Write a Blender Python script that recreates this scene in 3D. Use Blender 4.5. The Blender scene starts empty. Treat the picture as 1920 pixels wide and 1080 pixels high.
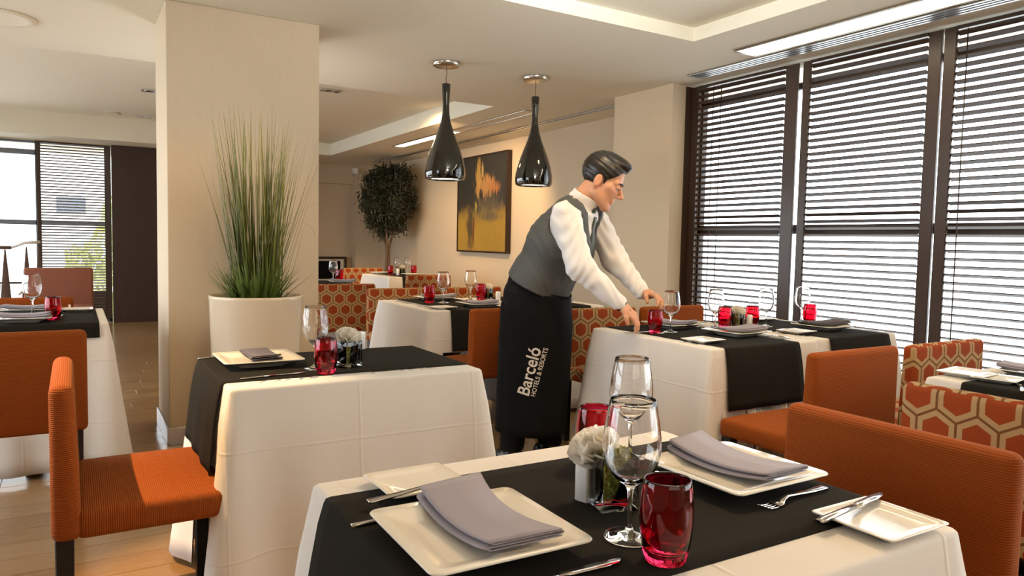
import bpy, bmesh, math, random
import numpy as np
from mathutils import Vector, Matrix, Euler
from mathutils.bvhtree import BVHTree

rnd = random.Random(7)
SC = bpy.context.scene
COL = SC.collection
PI = math.pi

# ------------------------------------------------------------------ camera, sky, exposure
cam = bpy.data.cameras.new('camera'); camo = bpy.data.objects.new('camera', cam); COL.objects.link(camo)
yaw, pit, rol = math.radians(31.05), math.radians(3.6), math.radians(1.15)
fwd = Vector((math.sin(yaw) * math.cos(pit), math.cos(yaw) * math.cos(pit), -math.sin(pit)))
r0 = Vector((math.cos(yaw), -math.sin(yaw), 0)); u0 = r0.cross(fwd)
rt = r0 * math.cos(rol) + u0 * math.sin(rol); up = rt.cross(fwd)
camo.matrix_world = Matrix(((rt.x, up.x, -fwd.x, 0), (rt.y, up.y, -fwd.y, 0), (rt.z, up.z, -fwd.z, 1.2), (0, 0, 0, 1)))
cam.sensor_width = 36; cam.lens = 1370 / 1920 * 36; cam.clip_start = 0.05; cam.clip_end = 200
SC.camera = camo
SC.view_settings.view_transform = 'Standard'; SC.view_settings.look = 'None'
SC.view_settings.gamma = 1; SC.view_settings.use_curve_mapping = False
SC.view_settings.exposure = 0.0
SC.cycles.use_denoising = True
SC.cycles.sample_clamp_indirect = 6
SC.cycles.max_bounces = 12; SC.cycles.transparent_max_bounces = 16
SC.cycles.caustics_reflective = False; SC.cycles.caustics_refractive = False
w = bpy.data.worlds.new('overcast_sky'); SC.world = w; w.use_nodes = True
bg = w.node_tree.nodes['Background']; bg.inputs[0].default_value = (0.87, 0.94, 1.0, 1); bg.inputs[1].default_value = 7.4

def lamp(name, kind, loc, energy, color, target=None, **kw):
    d = bpy.data.lights.new(name, kind); d.energy = energy; d.color = color
    for k, v in kw.items(): setattr(d, k, v)
    o = bpy.data.objects.new(name, d); COL.objects.link(o); o.location = loc
    if target is not None:
        o.rotation_euler = (Vector(target) - Vector(loc)).to_track_quat('-Z', 'Y').to_euler()
    return o
WARM = (1.0, 0.66, 0.34)
# halogen downlights, plus warm spots added as fill (most of them behind or above the frame)
for i, (p, t, e, ang, soft) in enumerate([
    ((2.05, 1.75, 2.48), (0.95, 0.95, 0.75), 100, 70, .035),
    ((-0.85, 2.75, 2.48), (0.25, 2.5, 0.5), 430, 34, .012),
    ((2.4, 1.2, 2.48), (2.9, 2.6, 0.6), 40, 90, .06),
    ((1.9, 2.5, 2.48), (2.4, 3.0, 0.8), 30, 95, .08),
    ((0.75, 2.9, 2.48), (0.72, 4.53, 0.6), 34, 60, .08),
    ((2.0, 6.9, 2.62), (2.3, 5.6, 0.6), 45, 90, .08),
    ((2.7, 9.2, 2.62), (3.9, 9.8, 0.9), 110, 85, .08),
    ((3.3, 7.2, 2.48), (4.78, 8.7, 1.1), 170, 100, .08),
    ((-0.8, 4.0, 2.48), (-0.3, 4.7, 0.7), 25, 110, .08),
    ((0.2, -1.3, 2.48), (0.7, 1.5, 0.5), 14, 120, .15),
    ((2.7, 1.5, 2.48), (2.45, 2.12, 0.47), 24, 26, .015),
    ((3.2, 4.0, 2.48), (4.2, 4.9, 0.7), 12, 110, .08),
]):
    lamp('downlight_fill_beam', 'SPOT', p, e, WARM, t, spot_size=math.radians(ang), spot_blend=.6, shadow_soft_size=soft)

lamp('bounce_fill', 'AREA', (0.4, -0.9, 1.75), 12, (1.0, .88, .74), (0.7, 0.6, 2.6), size=1.4)  # unseen fill added behind the camera, aimed up at the ceiling
lamp('ceiling_fill', 'AREA', (1.7, 1.7, 2.26), 24, (.96, .96, .94), (2.5, 3.1, 3.4), size=.6, spread=math.radians(110))  # unseen fill added above the frame to brighten the ceiling
lamp('column_fill', 'SPOT', (0.35, 1.3, 2.44), 85, (.90, .95, 1.0), (0.88, 4.53, 2.15), spot_size=math.radians(30), spot_blend=1.0, shadow_soft_size=.12)  # added neutral fill for the upper column, not a fitting of the room
lamp('fill_behind_column', 'SPOT', (1.0, 5.75, 1.0), 36, (1.0, .95, .90), (1.05, 5.75, 3.0), spot_size=math.radians(150), spot_blend=1.0, shadow_soft_size=.15)  # unseen upward spot added behind the column to lift the ceiling

# ------------------------------------------------------------------ materials
def mat(name, base, rough=.5, metal=0., **kw):
    m = bpy.data.materials.new(name); m.use_nodes = True
    b = m.node_tree.nodes['Principled BSDF']
    b.inputs['Base Color'].default_value = (*base, 1); b.inputs['Roughness'].default_value = rough; b.inputs['Metallic'].default_value = metal
    for k, v in kw.items(): b.inputs[k.replace('_', ' ')].default_value = v
    return m
def nd(m, t, **kw):
    n = m.node_tree.nodes.new(t)
    for k, v in kw.items(): setattr(n, k, v)
    return n
def lk(m, a, b): m.node_tree.links.new(a, b)
def BS(m): return m.node_tree.nodes['Principled BSDF']
def mth(m, op, a, b=None, c=None):
    n = nd(m, 'ShaderNodeMath', operation=op)
    for i, v in enumerate((a, b, c)):
        if v is None: continue
        if isinstance(v, (int, float)): n.inputs[i].default_value = v
        else: lk(m, v, n.inputs[i])
    return n.outputs[0]
def mixc(m, f, a, b):
    n = nd(m, 'ShaderNodeMix', data_type='RGBA')
    if isinstance(f, (int, float)): n.inputs[0].default_value = f
    else: lk(m, f, n.inputs[0])
    for i, v in ((6, a), (7, b)):
        if isinstance(v, tuple): n.inputs[i].default_value = (*v, 1)
        else: lk(m, v, n.inputs[i])
    return n.outputs[2]
def noise(m, scale, detail=3, vec=None, rough=.5):
    n = nd(m, 'ShaderNodeTexNoise'); n.inputs['Scale'].default_value = scale; n.inputs['Detail'].default_value = detail; n.inputs['Roughness'].default_value = rough
    if vec is not None: lk(m, vec, n.inputs['Vector'])
    return n.outputs[0]
def coord(m, which='Object', scale=None):
    t = nd(m, 'ShaderNodeTexCoord').outputs[which]
    if scale:
        mp = nd(m, 'ShaderNodeMapping'); mp.inputs['Scale'].default_value = scale; lk(m, t, mp.inputs[0]); t = mp.outputs[0]
    return t
def bump(m, h, strength=.3, dist=.002):
    n = nd(m, 'ShaderNodeBump'); n.inputs['Strength'].default_value = strength; n.inputs['Distance'].default_value = dist
    lk(m, h, n.inputs['Height']); lk(m, n.outputs[0], BS(m).inputs['Normal'])
def varied(name, c1, c2, rough, scale, mscale=None, bs=.0, bd=.002, **kw):
    m = mat(name, c1, rough, **kw)
    f = noise(m, scale, 4, coord(m, 'Object', mscale))
    lk(m, mixc(m, f, c1, c2), BS(m).inputs['Base Color'])
    if bs: bump(m, f, bs, bd)
    return m

M_wall = varied('wallpaper', (.575, .462, .315), (.615, .502, .355), .75, 60, (1, 1, .15), .15, .001)
M_ceil = varied('ceiling_plaster', (.84, .80, .66), (.87, .83, .70), .85, 6)
M_white = mat('white_paint', (.8, .77, .72), .6)
M_dark = varied('dark_stained_wood', (.035, .018, .010), (.055, .028, .016), .35, 8, (1, 1, 12))
M_panel = varied('wenge_panel', (.028, .012, .009), (.045, .02, .014), .45, 6, (8, 8, .6))
M_slat = varied('slat_wood', (.05, .026, .015), (.075, .038, .02), .38, 10, (1, 1, 1))
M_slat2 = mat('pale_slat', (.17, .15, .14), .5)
M_wframe = mat('flare_grey_frame', (.17, .185, .21), .5)  # blue-grey lightened to carry the window flare in the colour
M_wframe2 = mat('brown_window_frame', (.04, .022, .014), .5)
M_black = mat('black_lacquer_leg', (.006, .005, .005), .35)
M_cloth = mat('white_linen', (.71, .66, .595), .85, Sheen_Weight=.1)
_s = nd(M_cloth, 'ShaderNodeSeparateXYZ'); lk(M_cloth, coord(M_cloth), _s.inputs[0])
def crease(out, per, off, wd):                # pressed fold lines of the linen
    r = mth(M_cloth, 'ABSOLUTE', mth(M_cloth, 'SUBTRACT', mth(M_cloth, 'FLOORED_MODULO', mth(M_cloth, 'ADD', mth(M_cloth, 'DIVIDE', out, per), off), 1.0), .5))
    return mth(M_cloth, 'MAXIMUM', mth(M_cloth, 'SUBTRACT', 1.0, mth(M_cloth, 'DIVIDE', r, wd / per)), 0.0)
_c = mth(M_cloth, 'ADD', mth(M_cloth, 'ADD', crease(_s.outputs[0], .41, .57, .006), crease(_s.outputs[1], .41, .56, .006)), crease(_s.outputs[2], .31, .68, .006))
bump(M_cloth, mth(M_cloth, 'ADD', _c, mth(M_cloth, 'MULTIPLY', noise(M_cloth, 900, 2, coord(M_cloth)), .15)), .35, .0035)
M_runner = varied('black_runner_cloth', (.010, .009, .007), (.017, .014, .009), .95, 500, Specular_IOR_Level=.15)
M_plate = mat('cream_porcelain', (.80, .76, .67), .12, Coat_Weight=.4)
M_napkin = varied('grey_napkin', (.25, .225, .26), (.30, .27, .31), .9, 400, None, .2, .0005, Sheen_Weight=.15)
M_napdark = varied('slate_napkin', (.085, .078, .095), (.11, .10, .12), .9, 400, None, .2, .0005)
M_steel = mat('polished_steel', (.62, .60, .57), .14, 1.0)
M_alu = mat('brushed_aluminium', (.72, .74, .76), .3, 1.0)
M_glass = mat('clear_glass', (1, 1, 1), 0.0, IOR=1.45, Transmission_Weight=1.0)
M_red = mat('red_glass', (.86, .03, .10), 0.02, IOR=1.45, Transmission_Weight=1.0)
M_petal = mat('white_petal', (.94, .91, .85), .8)
_t = nd(M_petal, 'ShaderNodeBsdfTranslucent'); _t.inputs[0].default_value = (.95, .90, .80, 1); _m = nd(M_petal, 'ShaderNodeMixShader'); _m.inputs[0].default_value = .5
lk(M_petal, BS(M_petal).outputs[0], _m.inputs[1]); lk(M_petal, _t.outputs[0], _m.inputs[2]); lk(M_petal, _m.outputs[0], M_petal.node_tree.nodes['Material Output'].inputs[0])
M_moss = varied('moss', (.20, .22, .03), (.40, .38, .07), .9, 90)
M_stem = mat('brown_stem', (.05, .03, .015), .7)
M_shaker = mat('white_ceramic', (.82, .80, .76), .25)
M_blackcer = mat('black_ceramic', (.012, .012, .012), .3)
M_pot = mat('cream_planter', (.68, .57, .42), .22, Coat_Weight=.3)
M_soil = varied('potting_soil', (.05, .035, .02), (.09, .06, .04), .95, 40)
M_grass = mat('grass_blade', (.07, .13, .02), .5)
_gi = nd(M_grass, 'ShaderNodeVertexColor', layer_name='tint'); lk(M_grass, _gi.outputs[0], BS(M_grass).inputs['Base Color'])
M_leaf = varied('tree_leaf', (.010, .014, .006), (.03, .034, .012), .5, 8)
M_trunk = varied('tree_bark', (.16, .10, .055), (.09, .05, .028), .8, 30, (1, 1, .2))
M_pend = mat('black_gloss_shade', (.006, .006, .005), .06, Coat_Weight=1.0)
M_inner = mat('white_shade_lining', (.85, .8, .7), .5)
M_nickel = mat('brushed_nickel', (.55, .52, .46), .3, 1.0)
def emis(name, c, s):
    m = mat(name, c, .5); BS(m).inputs['Emission Color'].default_value = (*c, 1); BS(m).inputs['Emission Strength'].default_value = s; return m
M_bulb = emis('lamp_diffuser', (1.0, .86, .62), 6)
M_tube = emis('light_panel_diffuser', (1.0, .86, .60), 9)
M_slot = mat('dark_slot', (.02, .02, .02), .5)
M_skin = varied('skin', (.62, .30, .17), (.66, .34, .20), .5, 40, Subsurface_Weight=.08)
M_hair = varied('black_hair', (.008, .006, .005), (.016, .011, .008), .35, 60, (1, 1, .3))
M_shirt = mat('white_shirt', (.82, .80, .78), .8)
M_vest = varied('charcoal_waistcoat', (.060, .062, .060), (.078, .08, .076), .7, 300)
M_apron = mat('black_apron', (.004, .004, .004), .9, Specular_IOR_Level=.15)
M_trous = mat('black_trousers', (.006, .005, .005), .9, Specular_IOR_Level=.2)
M_shoe = mat('black_leather', (.006, .005, .005), .3)
M_tie = mat('grey_green_tie', (.05, .065, .058), .5)
M_print = mat('printed_lettering', (.62, .55, .46), .8)
M_eye = mat('eye_white', (.75, .72, .68), .2)
M_iris = mat('dark_iris', (.02, .012, .008), .15)
M_mat = mat('print_mount', (.6, .55, .45), .8)
M_pframe = mat('dark_picture_frame', (.03, .014, .008), .4)
M_rack = mat('brown_rack_wood', (.10, .055, .035), .6)
M_rackpale = mat('pale_rail', (.75, .74, .74), .4)
M_brownfab = varied('brown_upholstery', (.26, .085, .045), (.30, .10, .055), .8, 200)
M_foliage = varied('hedge_leaf', (.52, .55, .20), (.68, .68, .32), .6, 6)
M_paving = varied('pale_paving', (.62, .60, .57), (.70, .68, .65), .8, 3)
M_render = mat('grey_render', (.10, .11, .13), .8)

# clear pane: mostly see-through with a faint mirror reflection
M_pane = bpy.data.materials.new('window_pane'); M_pane.use_nodes = True
nt = M_pane.node_tree; nt.nodes.clear()
o_ = nt.nodes.new('ShaderNodeOutputMaterial'); tr = nt.nodes.new('ShaderNodeBsdfTransparent'); gl = nt.nodes.new('ShaderNodeBsdfGlossy')
gl.inputs['Roughness'].default_value = .02; mx = nt.nodes.new('ShaderNodeMixShader'); fr = nt.nodes.new('ShaderNodeFresnel'); fr.inputs[0].default_value = 1.25
nt.links.new(fr.outputs[0], mx.inputs[0]); nt.links.new(tr.outputs[0], mx.inputs[1]); nt.links.new(gl.outputs[0], mx.inputs[2]); nt.links.new(mx.outputs[0], o_.inputs[0])

M_thin = M_pane.copy(); M_thin.name = 'thin_clear_glass'
for n_ in M_thin.node_tree.nodes:
    if n_.type == 'FRESNEL': n_.inputs[0].default_value = 1.5
# ribbed orange upholstery: ribs run across the V direction of the UV map (metres)
M_cord = mat('orange_corduroy', (.5, .12, .02), .85, Specular_IOR_Level=.2, Sheen_Weight=.1, Sheen_Tint=(1, .5, .15, 1))
m = M_cord
uvn = nd(m, 'ShaderNodeSeparateXYZ'); lk(m, nd(m, 'ShaderNodeTexCoord').outputs['UV'], uvn.inputs[0])
wob = noise(m, 14, 3, coord(m, 'UV', (1, 4, 1)))
ph = mth(m, 'ADD', mth(m, 'MULTIPLY', uvn.outputs[1], 2 * PI / .0052), mth(m, 'MULTIPLY', wob, 5.0))
rib = mth(m, 'MULTIPLY_ADD', mth(m, 'SINE', ph), .5, .5)
fl = noise(m, 60, 3, coord(m, 'UV', (1, 9, 1)))
c_ = mixc(m, mth(m, 'POWER', rib, .7), (.19, .036, .003), (.32, .078, .005))
c_ = mixc(m, mth(m, 'MULTIPLY', fl, .6), c_, (.24, .037, .004))
lk(m, c_, BS(m).inputs['Base Color']); bump(m, rib, .55, .0016)

# hexagon jacquard
M_hex = mat('hexagon_jacquard', (.5, .12, .03), .85, Specular_IOR_Level=.2)
m = M_hex
S3 = math.sqrt(3); W = .112
uvn = nd(m, 'ShaderNodeSeparateXYZ'); lk(m, nd(m, 'ShaderNodeTexCoord').outputs['UV'], uvn.inputs[0])
px = mth(m, 'DIVIDE', uvn.outputs[0], W); py = mth(m, 'DIVIDE', uvn.outputs[1], W)
def hexdist(ox, oy):
    gx = mth(m, 'ABSOLUTE', mth(m, 'SUBTRACT', mth(m, 'FLOORED_MODULO', mth(m, 'ADD', px, ox), 1.0), .5))
    gy = mth(m, 'ABSOLUTE', mth(m, 'SUBTRACT', mth(m, 'FLOORED_MODULO', mth(m, 'ADD', py, oy), S3), S3 / 2))
    return mth(m, 'MAXIMUM', gx, mth(m, 'ADD', mth(m, 'MULTIPLY', gx, .5), mth(m, 'MULTIPLY', gy, S3 / 2)))
hd = mth(m, 'MINIMUM', hexdist(20, 20 * S3), hexdist(20.5, 20.5 * S3))
weave = noise(m, 70, 3, coord(m, 'UV', (1, 8, 1)))
fill = mixc(m, weave, (.24, .034, .009), (.35, .066, .010))
c_ = mixc(m, mth(m, 'GREATER_THAN', hd, .335), fill, (.44, .28, .13))
c_ = mixc(m, mth(m, 'GREATER_THAN', hd, .468), c_, (.17, .07, .022))
lk(m, c_, BS(m).inputs['Base Color']); bump(m, weave, .25, .001)

# oak planks
def wood_floor(name):
    m = mat(name, (.5, .33, .17), .22, Coat_Weight=.25, Coat_Roughness=.12)
    g = noise(m, 5, 6, coord(m, 'Object', (1.2, 16, 1)), .62)
    oi = nd(m, 'ShaderNodeObjectInfo').outputs['Random']
    c = mixc(m, g, (.19, .092, .034), (.40, .225, .085))
    c = mixc(m, mth(m, 'MULTIPLY', oi, .35), c, (.46, .29, .13))
    lk(m, c, BS(m).inputs['Base Color']); bump(m, g, .05, .001)
    return m
M_floor = wood_floor('oak_plank')

# abstract oil painting: dark ground, ochre lower half, pale slashes
M_art = mat('abstract_paint', (.1, .1, .1), .5)
m = M_art
sp = nd(m, 'ShaderNodeSeparateXYZ'); lk(m, coord(m, 'UV'), sp.inputs[0])
U_, V_ = sp.outputs[0], sp.outputs[1]
n1 = noise(m, 3.2, 6, coord(m, 'UV', (1.6, 1, 1)), .65); n2 = noise(m, 7, 5, coord(m, 'UV', (2.4, .8, 1)), .7); n3 = noise(m, 18, 4, coord(m, 'UV', (2.5, .5, 1)))
def band(x, lo, hi):
    r = nd(m, 'ShaderNodeMapRange', interpolation_type='SMOOTHSTEP'); lk(m, x, r.inputs[0]); r.inputs[1].default_value = lo; r.inputs[2].default_value = hi; return r.outputs[0]
edge = mth(m, 'ADD', V_, mth(m, 'MULTIPLY', mth(m, 'SUBTRACT', n1, .5), .28))
c_ = mixc(m, band(edge, .30, .50), (.34, .20, .025), (.030, .027, .022))
c_ = mixc(m, mth(m, 'MULTIPLY', band(edge, .50, .34), mth(m, 'MULTIPLY', n2, .5)), c_, (.42, .28, .06))
def blob(cx, cy, rx, ry):
    a = mth(m, 'DIVIDE', mth(m, 'SUBTRACT', U_, cx), rx); b = mth(m, 'DIVIDE', mth(m, 'SUBTRACT', V_, cy), ry)
    d = mth(m, 'SQRT', mth(m, 'ADD', mth(m, 'MULTIPLY', a, a), mth(m, 'MULTIPLY', b, b)))
    return band(mth(m, 'ADD', mth(m, 'ADD', d, mth(m, 'MULTIPLY', mth(m, 'SUBTRACT', n2, .5), 1.6)), mth(m, 'MULTIPLY', mth(m, 'SUBTRACT', n3, .5), 1.8)), 1.15, .45)
c_ = mixc(m, mth(m, 'MULTIPLY', blob(.62, .46, .34, .16), .55), c_, (.17, .13, .075))
c_ = mixc(m, mth(m, 'MULTIPLY', blob(.44, .77, .07, .20), .9), c_, (.50, .29, .07))
c_ = mixc(m, mth(m, 'MULTIPLY', blob(.60, .68, .20, .12), .85), c_, (.52, .26, .08))
c_ = mixc(m, mth(m, 'MULTIPLY', blob(.12, .84, .06, .06), .8), c_, (.25, .10, .03))
c_ = mixc(m, mth(m, 'MULTIPLY', blob(.74, .66, .14, .07), .8), c_, (.42, .16, .05))
c_ = mixc(m, mth(m, 'MULTIPLY', blob(.52, .84, .02, .10), .9), c_, (.55, .36, .12))
c_ = mixc(m, mth(m, 'MULTIPLY', blob(.70, .36, .22, .05), .6), c_, (.09, .08, .06))
c_ = mixc(m, mth(m, 'MULTIPLY', blob(.28, .25, .10, .25), .85), c_, (.035, .030, .026))
c_ = mixc(m, mth(m, 'MULTIPLY', blob(.345, .22, .022, .20), .9), c_, (.16, .035, .012))
c_ = mixc(m, mth(m, 'MULTIPLY', blob(.39, .48, .03, .06), .9), c_, (.45, .33, .05))
c_ = mixc(m, mth(m, 'MULTIPLY', n3, .18), c_, (.02, .018, .014))
lk(m, c_, BS(m).inputs['Base Color']); bump(m, n3, .3, .002)

# ------------------------------------------------------------------ mesh helpers
def boxuv(me, sx=1.0):
    uv = me.uv_layers.new(name='UVMap'); vs = me.vertices
    for p in me.polygons:
        n = p.normal; a = max(range(3), key=lambda i: abs(n[i]))
        for li in p.loop_indices:
            c = vs[me.loops[li].vertex_index].co
            uv.data[li].uv = (c.y, c.z) if a == 0 else ((c.x, c.z) if a == 1 else (c.y, c.x))
def seatuv(me):
    uv = me.uv_layers.new(name='UVMap'); vs = me.vertices
    for p in me.polygons:
        n = p.normal
        for li in p.loop_indices:
            c = vs[me.loops[li].vertex_index].co
            uv.data[li].uv = (c.y, c.z) if abs(n.x) > .75 else ((c.z, c.x) if abs(n.y) > .6 else (c.y, c.x))
def link(o, parent=None):
    COL.objects.link(o)
    if parent is not None: o.parent = parent
    return o
def obj(name, V, Fc, m, parent=None, smooth=True, uv=None, loc=None, rot=None):
    me = bpy.data.meshes.new(name); me.from_pydata([tuple(map(float, v)) for v in V], [], [tuple(int(i) for i in f) for f in Fc]); me.update()
    if uv: uv(me)
    if smooth: me.shade_smooth()
    me.materials.append(m)
    o = bpy.data.objects.new(name, me); link(o, parent)
    if loc is not None: o.location = loc
    if rot is not None: o.rotation_euler = rot
    return o
def bmobj(name, bm, m, parent=None, smooth=True, uv=None, angle=None):
    bmesh.ops.recalc_face_normals(bm, faces=bm.faces)
    me = bpy.data.meshes.new(name); bm.to_mesh(me); bm.free()
    if uv: uv(me)
    if smooth:
        if angle: me.shade_smooth(); me.set_sharp_from_angle(angle=angle)
        else: me.shade_smooth()
    me.materials.append(m)
    return link(bpy.data.objects.new(name, me), parent)
def box(bm, lo, hi, bev=0, seg=2):
    r = bmesh.ops.create_cube(bm, size=1)
    for v in r['verts']:
        v.co = Vector([lo[i] + (v.co[i] + .5) * (hi[i] - lo[i]) for i in range(3)])
    if bev:
        es = list({e for v in r['verts'] for e in v.link_edges})
        bmesh.ops.bevel(bm, geom=es, offset=bev, segments=seg, profile=.5, affect='EDGES')
def boxobj(name, lo, hi, m, parent=None, bev=0, seg=2, uv=None):
    bm = bmesh.new(); box(bm, lo, hi, bev, seg)
    return bmobj(name, bm, m, parent, smooth=bool(bev), uv=uv, angle=.7 if bev else None)
def rings(loops, closed=True, capa=True, capb=True):
    n = len(loops[0]); V = [p for l in loops for p in l]; Fc = []
    for i in range(len(loops) - 1):
        for j in range(n if closed else n - 1):
            k = (j + 1) % n
            Fc.append((i * n + j, i * n + k, (i + 1) * n + k, (i + 1) * n + j))
    if capa: Fc.append(tuple(reversed(range(n))))
    if capb: Fc.append(tuple((len(loops) - 1) * n + j for j in range(n)))
    return V, Fc
def lathe(prof, n=32):
    return rings([[(r * math.cos(2 * PI * j / n), r * math.sin(2 * PI * j / n), z) for j in range(n)] for r, z in prof])
def tube(path, rad, n=8):
    P = [Vector(p) for p in path]; L = []
    prev = None
    for i, p in enumerate(P):
        t = (P[min(i + 1, len(P) - 1)] - P[max(i - 1, 0)]).normalized()
        if prev is None: a = t.orthogonal().normalized()
        else: a = (prev - t * prev.dot(t)).normalized()
        prev = a; b = t.cross(a); r = rad[i] if isinstance(rad, (list, tuple)) else rad
        L.append([tuple(p + (a * math.cos(2 * PI * j / n) + b * math.sin(2 * PI * j / n)) * r) for j in range(n)])
    return rings(L)
def join(*vfs):
    V, Fc = [], []
    for v, f in vfs:
        o = len(V); V += list(v); Fc += [tuple(i + o for i in q) for q in f]
    return V, Fc
def empty(name, loc, rz=0):
    o = bpy.data.objects.new(name, None); o.empty_display_size = .1; COL.objects.link(o); o.location = loc; o.rotation_euler = (0, 0, rz); return o
def tag(o, label=None, cat=None, group=None, kind=None):
    for k, v in (('label', label), ('category', cat), ('group', group), ('kind', kind)):
        if v: o[k] = v
    return o
def struct(o): o['kind'] = 'structure'; return o
def copy_tree(o, parent=None):
    c = o.copy(); COL.objects.link(c)
    if parent is not None: c.parent = parent
    for ch in list(o.children): copy_tree(ch, c)
    return c
PROTO = {}
def place(kind, build, loc, rz, label, cat, group=None, scale=None, key=None):
    k = key or kind
    if k in PROTO: o = copy_tree(PROTO[k])
    else: o = PROTO[k] = build()
    o.location = loc; o.rotation_euler = (0, 0, rz)
    if scale: o.scale = scale if isinstance(scale, tuple) else (scale,) * 3
    else: o.scale = (1, 1, 1)
    for q in ('group',):
        if q in o: del o[q]
    return tag(o, label, cat, group)
def rsq(a, b, r, z, seg=5):
    pts = []
    for cx, cy, s in ((a - r, b - r, 0), (-a + r, b - r, 1), (-a + r, -b + r, 2), (a - r, -b + r, 3)):
        for i in range(seg + 1):
            t = (s + i / seg) * PI / 2; pts.append((cx + r * math.cos(t), cy + r * math.sin(t), z))
    return pts

# ------------------------------------------------------------------ room shell
CZ = 2.5
def lvl(x, y):
    if x < 3.418 and y < 3.49: return 2.585
    if x < 3.5 and 6.22 < y < (10.7 if x < 1.3 else 11.4): return 2.68
    if x < 1.3 and y > 10.7: return 2.39
    return CZ
xs = [-3.1, 1.3, 3.418, 3.5, 5.0]; ys = [-3.5, 3.49, 6.22, 10.7, 11.4, 13]
V, Fc = [], []
def quad(*p):
    o = len(V); V.extend(p); Fc.append((o, o + 1, o + 2, o + 3))
for i in range(len(xs) - 1):
    for j in range(len(ys) - 1):
        a, b, c, d = xs[i], xs[i + 1], ys[j], ys[j + 1]; z = lvl((a + b) / 2, (c + d) / 2)
        quad((a, c, z), (a, d, z), (b, d, z), (b, c, z))
        if i + 2 < len(xs):
            z2 = lvl((b + xs[i + 2]) / 2, (c + d) / 2)
            if z2 != z: quad((b, c, z), (b, d, z), (b, d, z2), (b, c, z2))
        if j + 2 < len(ys):
            z2 = lvl((a + b) / 2, (d + ys[j + 2]) / 2)
            if z2 != z: quad((a, d, z), (b, d, z), (b, d, z2), (a, d, z2))
struct(obj('ceiling', V, Fc, M_ceil, smooth=False))
struct(boxobj('roof', (-3.3, -3.7, 2.72), (5.2, 13.2, 2.9), M_white))  # unseen slab added over the ceiling to keep sky light out
struct(boxobj('ground', (-40, -40, -.5), (40, 60, -.3), M_paving))

floor = struct(boxobj('floor', (-3.1, -3.6, -.3), (5.0, 13.0, -.004), M_floor))
PW, PL = .155, 1.35
bm = bmesh.new(); box(bm, (-PL / 2 + .0012, -PW / 2 + .0012, -.012), (PL / 2 - .0012, PW / 2 - .0012, 0), .0012, 1)
pl0 = None
row = 0; y = 1.55
while y < 11.2:
    off = (row * .47) % PL
    x = -1.55 + off - PL / 2
    while x < 1.9 and x > -9:
        if not (x > 1.4 and y > 4.2):
            if pl0 is None: pl0 = bmobj('plank', bm, M_floor, floor, smooth=False); o = pl0
            else: o = pl0.copy(); COL.objects.link(o)
            o.location = (x, y, 0)
        x += PL
    y += PW; row += 1

XW = 4.37
struct(boxobj('wall_right', (XW + .06, -3.5, 0), (XW + .3, 4.45, .36), M_wall))
struct(boxobj('wall_right_head', (XW + .06, -3.5, 2.485), (XW + .3, 4.45, 2.7), M_ceil))
struct(boxobj('wall_right_pier', (4.16, 4.46, 0), (4.56, 5.2, 2.6), M_wall))
struct(boxobj('wall_right_link', (4.56, 5.08, 0), (4.78, 5.2, 2.6), M_wall))
struct(boxobj('wall_right_rear', (4.78, 5.08, 0), (4.86, 12.8, 2.6), M_wall))
struct(boxobj('wall_back', (1.3, 12.8, 0), (5.0, 13.0, 2.6), M_wall))
struct(boxobj('wall_back_pilaster', (4.3, 12.55, 0), (4.78, 12.8, 2.6), M_wall))
struct(boxobj('trim_1', (1.3, 12.72, 2.17), (4.3, 12.8, 2.6), M_wall))
struct(boxobj('wall_partition', (1.3, 11.25, 0), (1.45, 12.8, 2.6), M_wall))
struct(boxobj('wall_left', (-3.2, -3.5, 0), (-3.0, 1.9, 2.75), M_wall))
struct(boxobj('wall_left_sill', (-3.2, 1.9, 0), (-3.0, 11.4, .35), M_wall))
struct(boxobj('wall_left_head', (-3.2, 1.9, 2.40), (-3.0, 11.4, 2.75), M_ceil))
struct(boxobj('wall_front', (-3.2, -3.7, 0), (5.0, -3.5, 2.75), M_wall))
struct(boxobj('wall_left_rear_head', (-3.2, 11.25, 2.38), (1.45, 11.5, 2.75), M_wall))
# square column with its aluminium skirting
struct(boxobj('column', (.46, 4.53, 0), (1.315, 5.12, 2.5), M_wall, bev=.004, seg=1))
struct(boxobj('baseboard_left', (.447, 4.518, 0), (.459, 5.132, .10), M_alu, bev=.002, seg=1))
struct(boxobj('baseboard_front', (.459, 4.518, 0), (1.328, 4.5295, .10), M_alu, bev=.002, seg=1))

# right-hand windows behind the shutters
wi = 0
for (a, b) in ((3.57, 4.45), (2.545, 3.57), (1.53, 2.545), (.53, 1.53), (-.5, .53), (-1.5, -.5)):
    wi += 1
    fr_ = bmesh.new()
    for lo, hi in (((a, .36), (a + .025, 2.485)), ((b - .025, .36), (b, 2.485)), ((a, .36), (b, .40)), ((a, 2.33), (b, 2.375)), ((a, 1.30), (b, 1.365))):
        box(fr_, (XW + .10, lo[0], lo[1]), (XW + .15, hi[0], hi[1]))
    wo = struct(bmobj('window_%d' % wi, fr_, M_wframe2, smooth=False))
    boxobj('pane', (XW + .122, a + .02, .39), (XW + .126, b - .02, 2.48), M_pane, wo)

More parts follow.
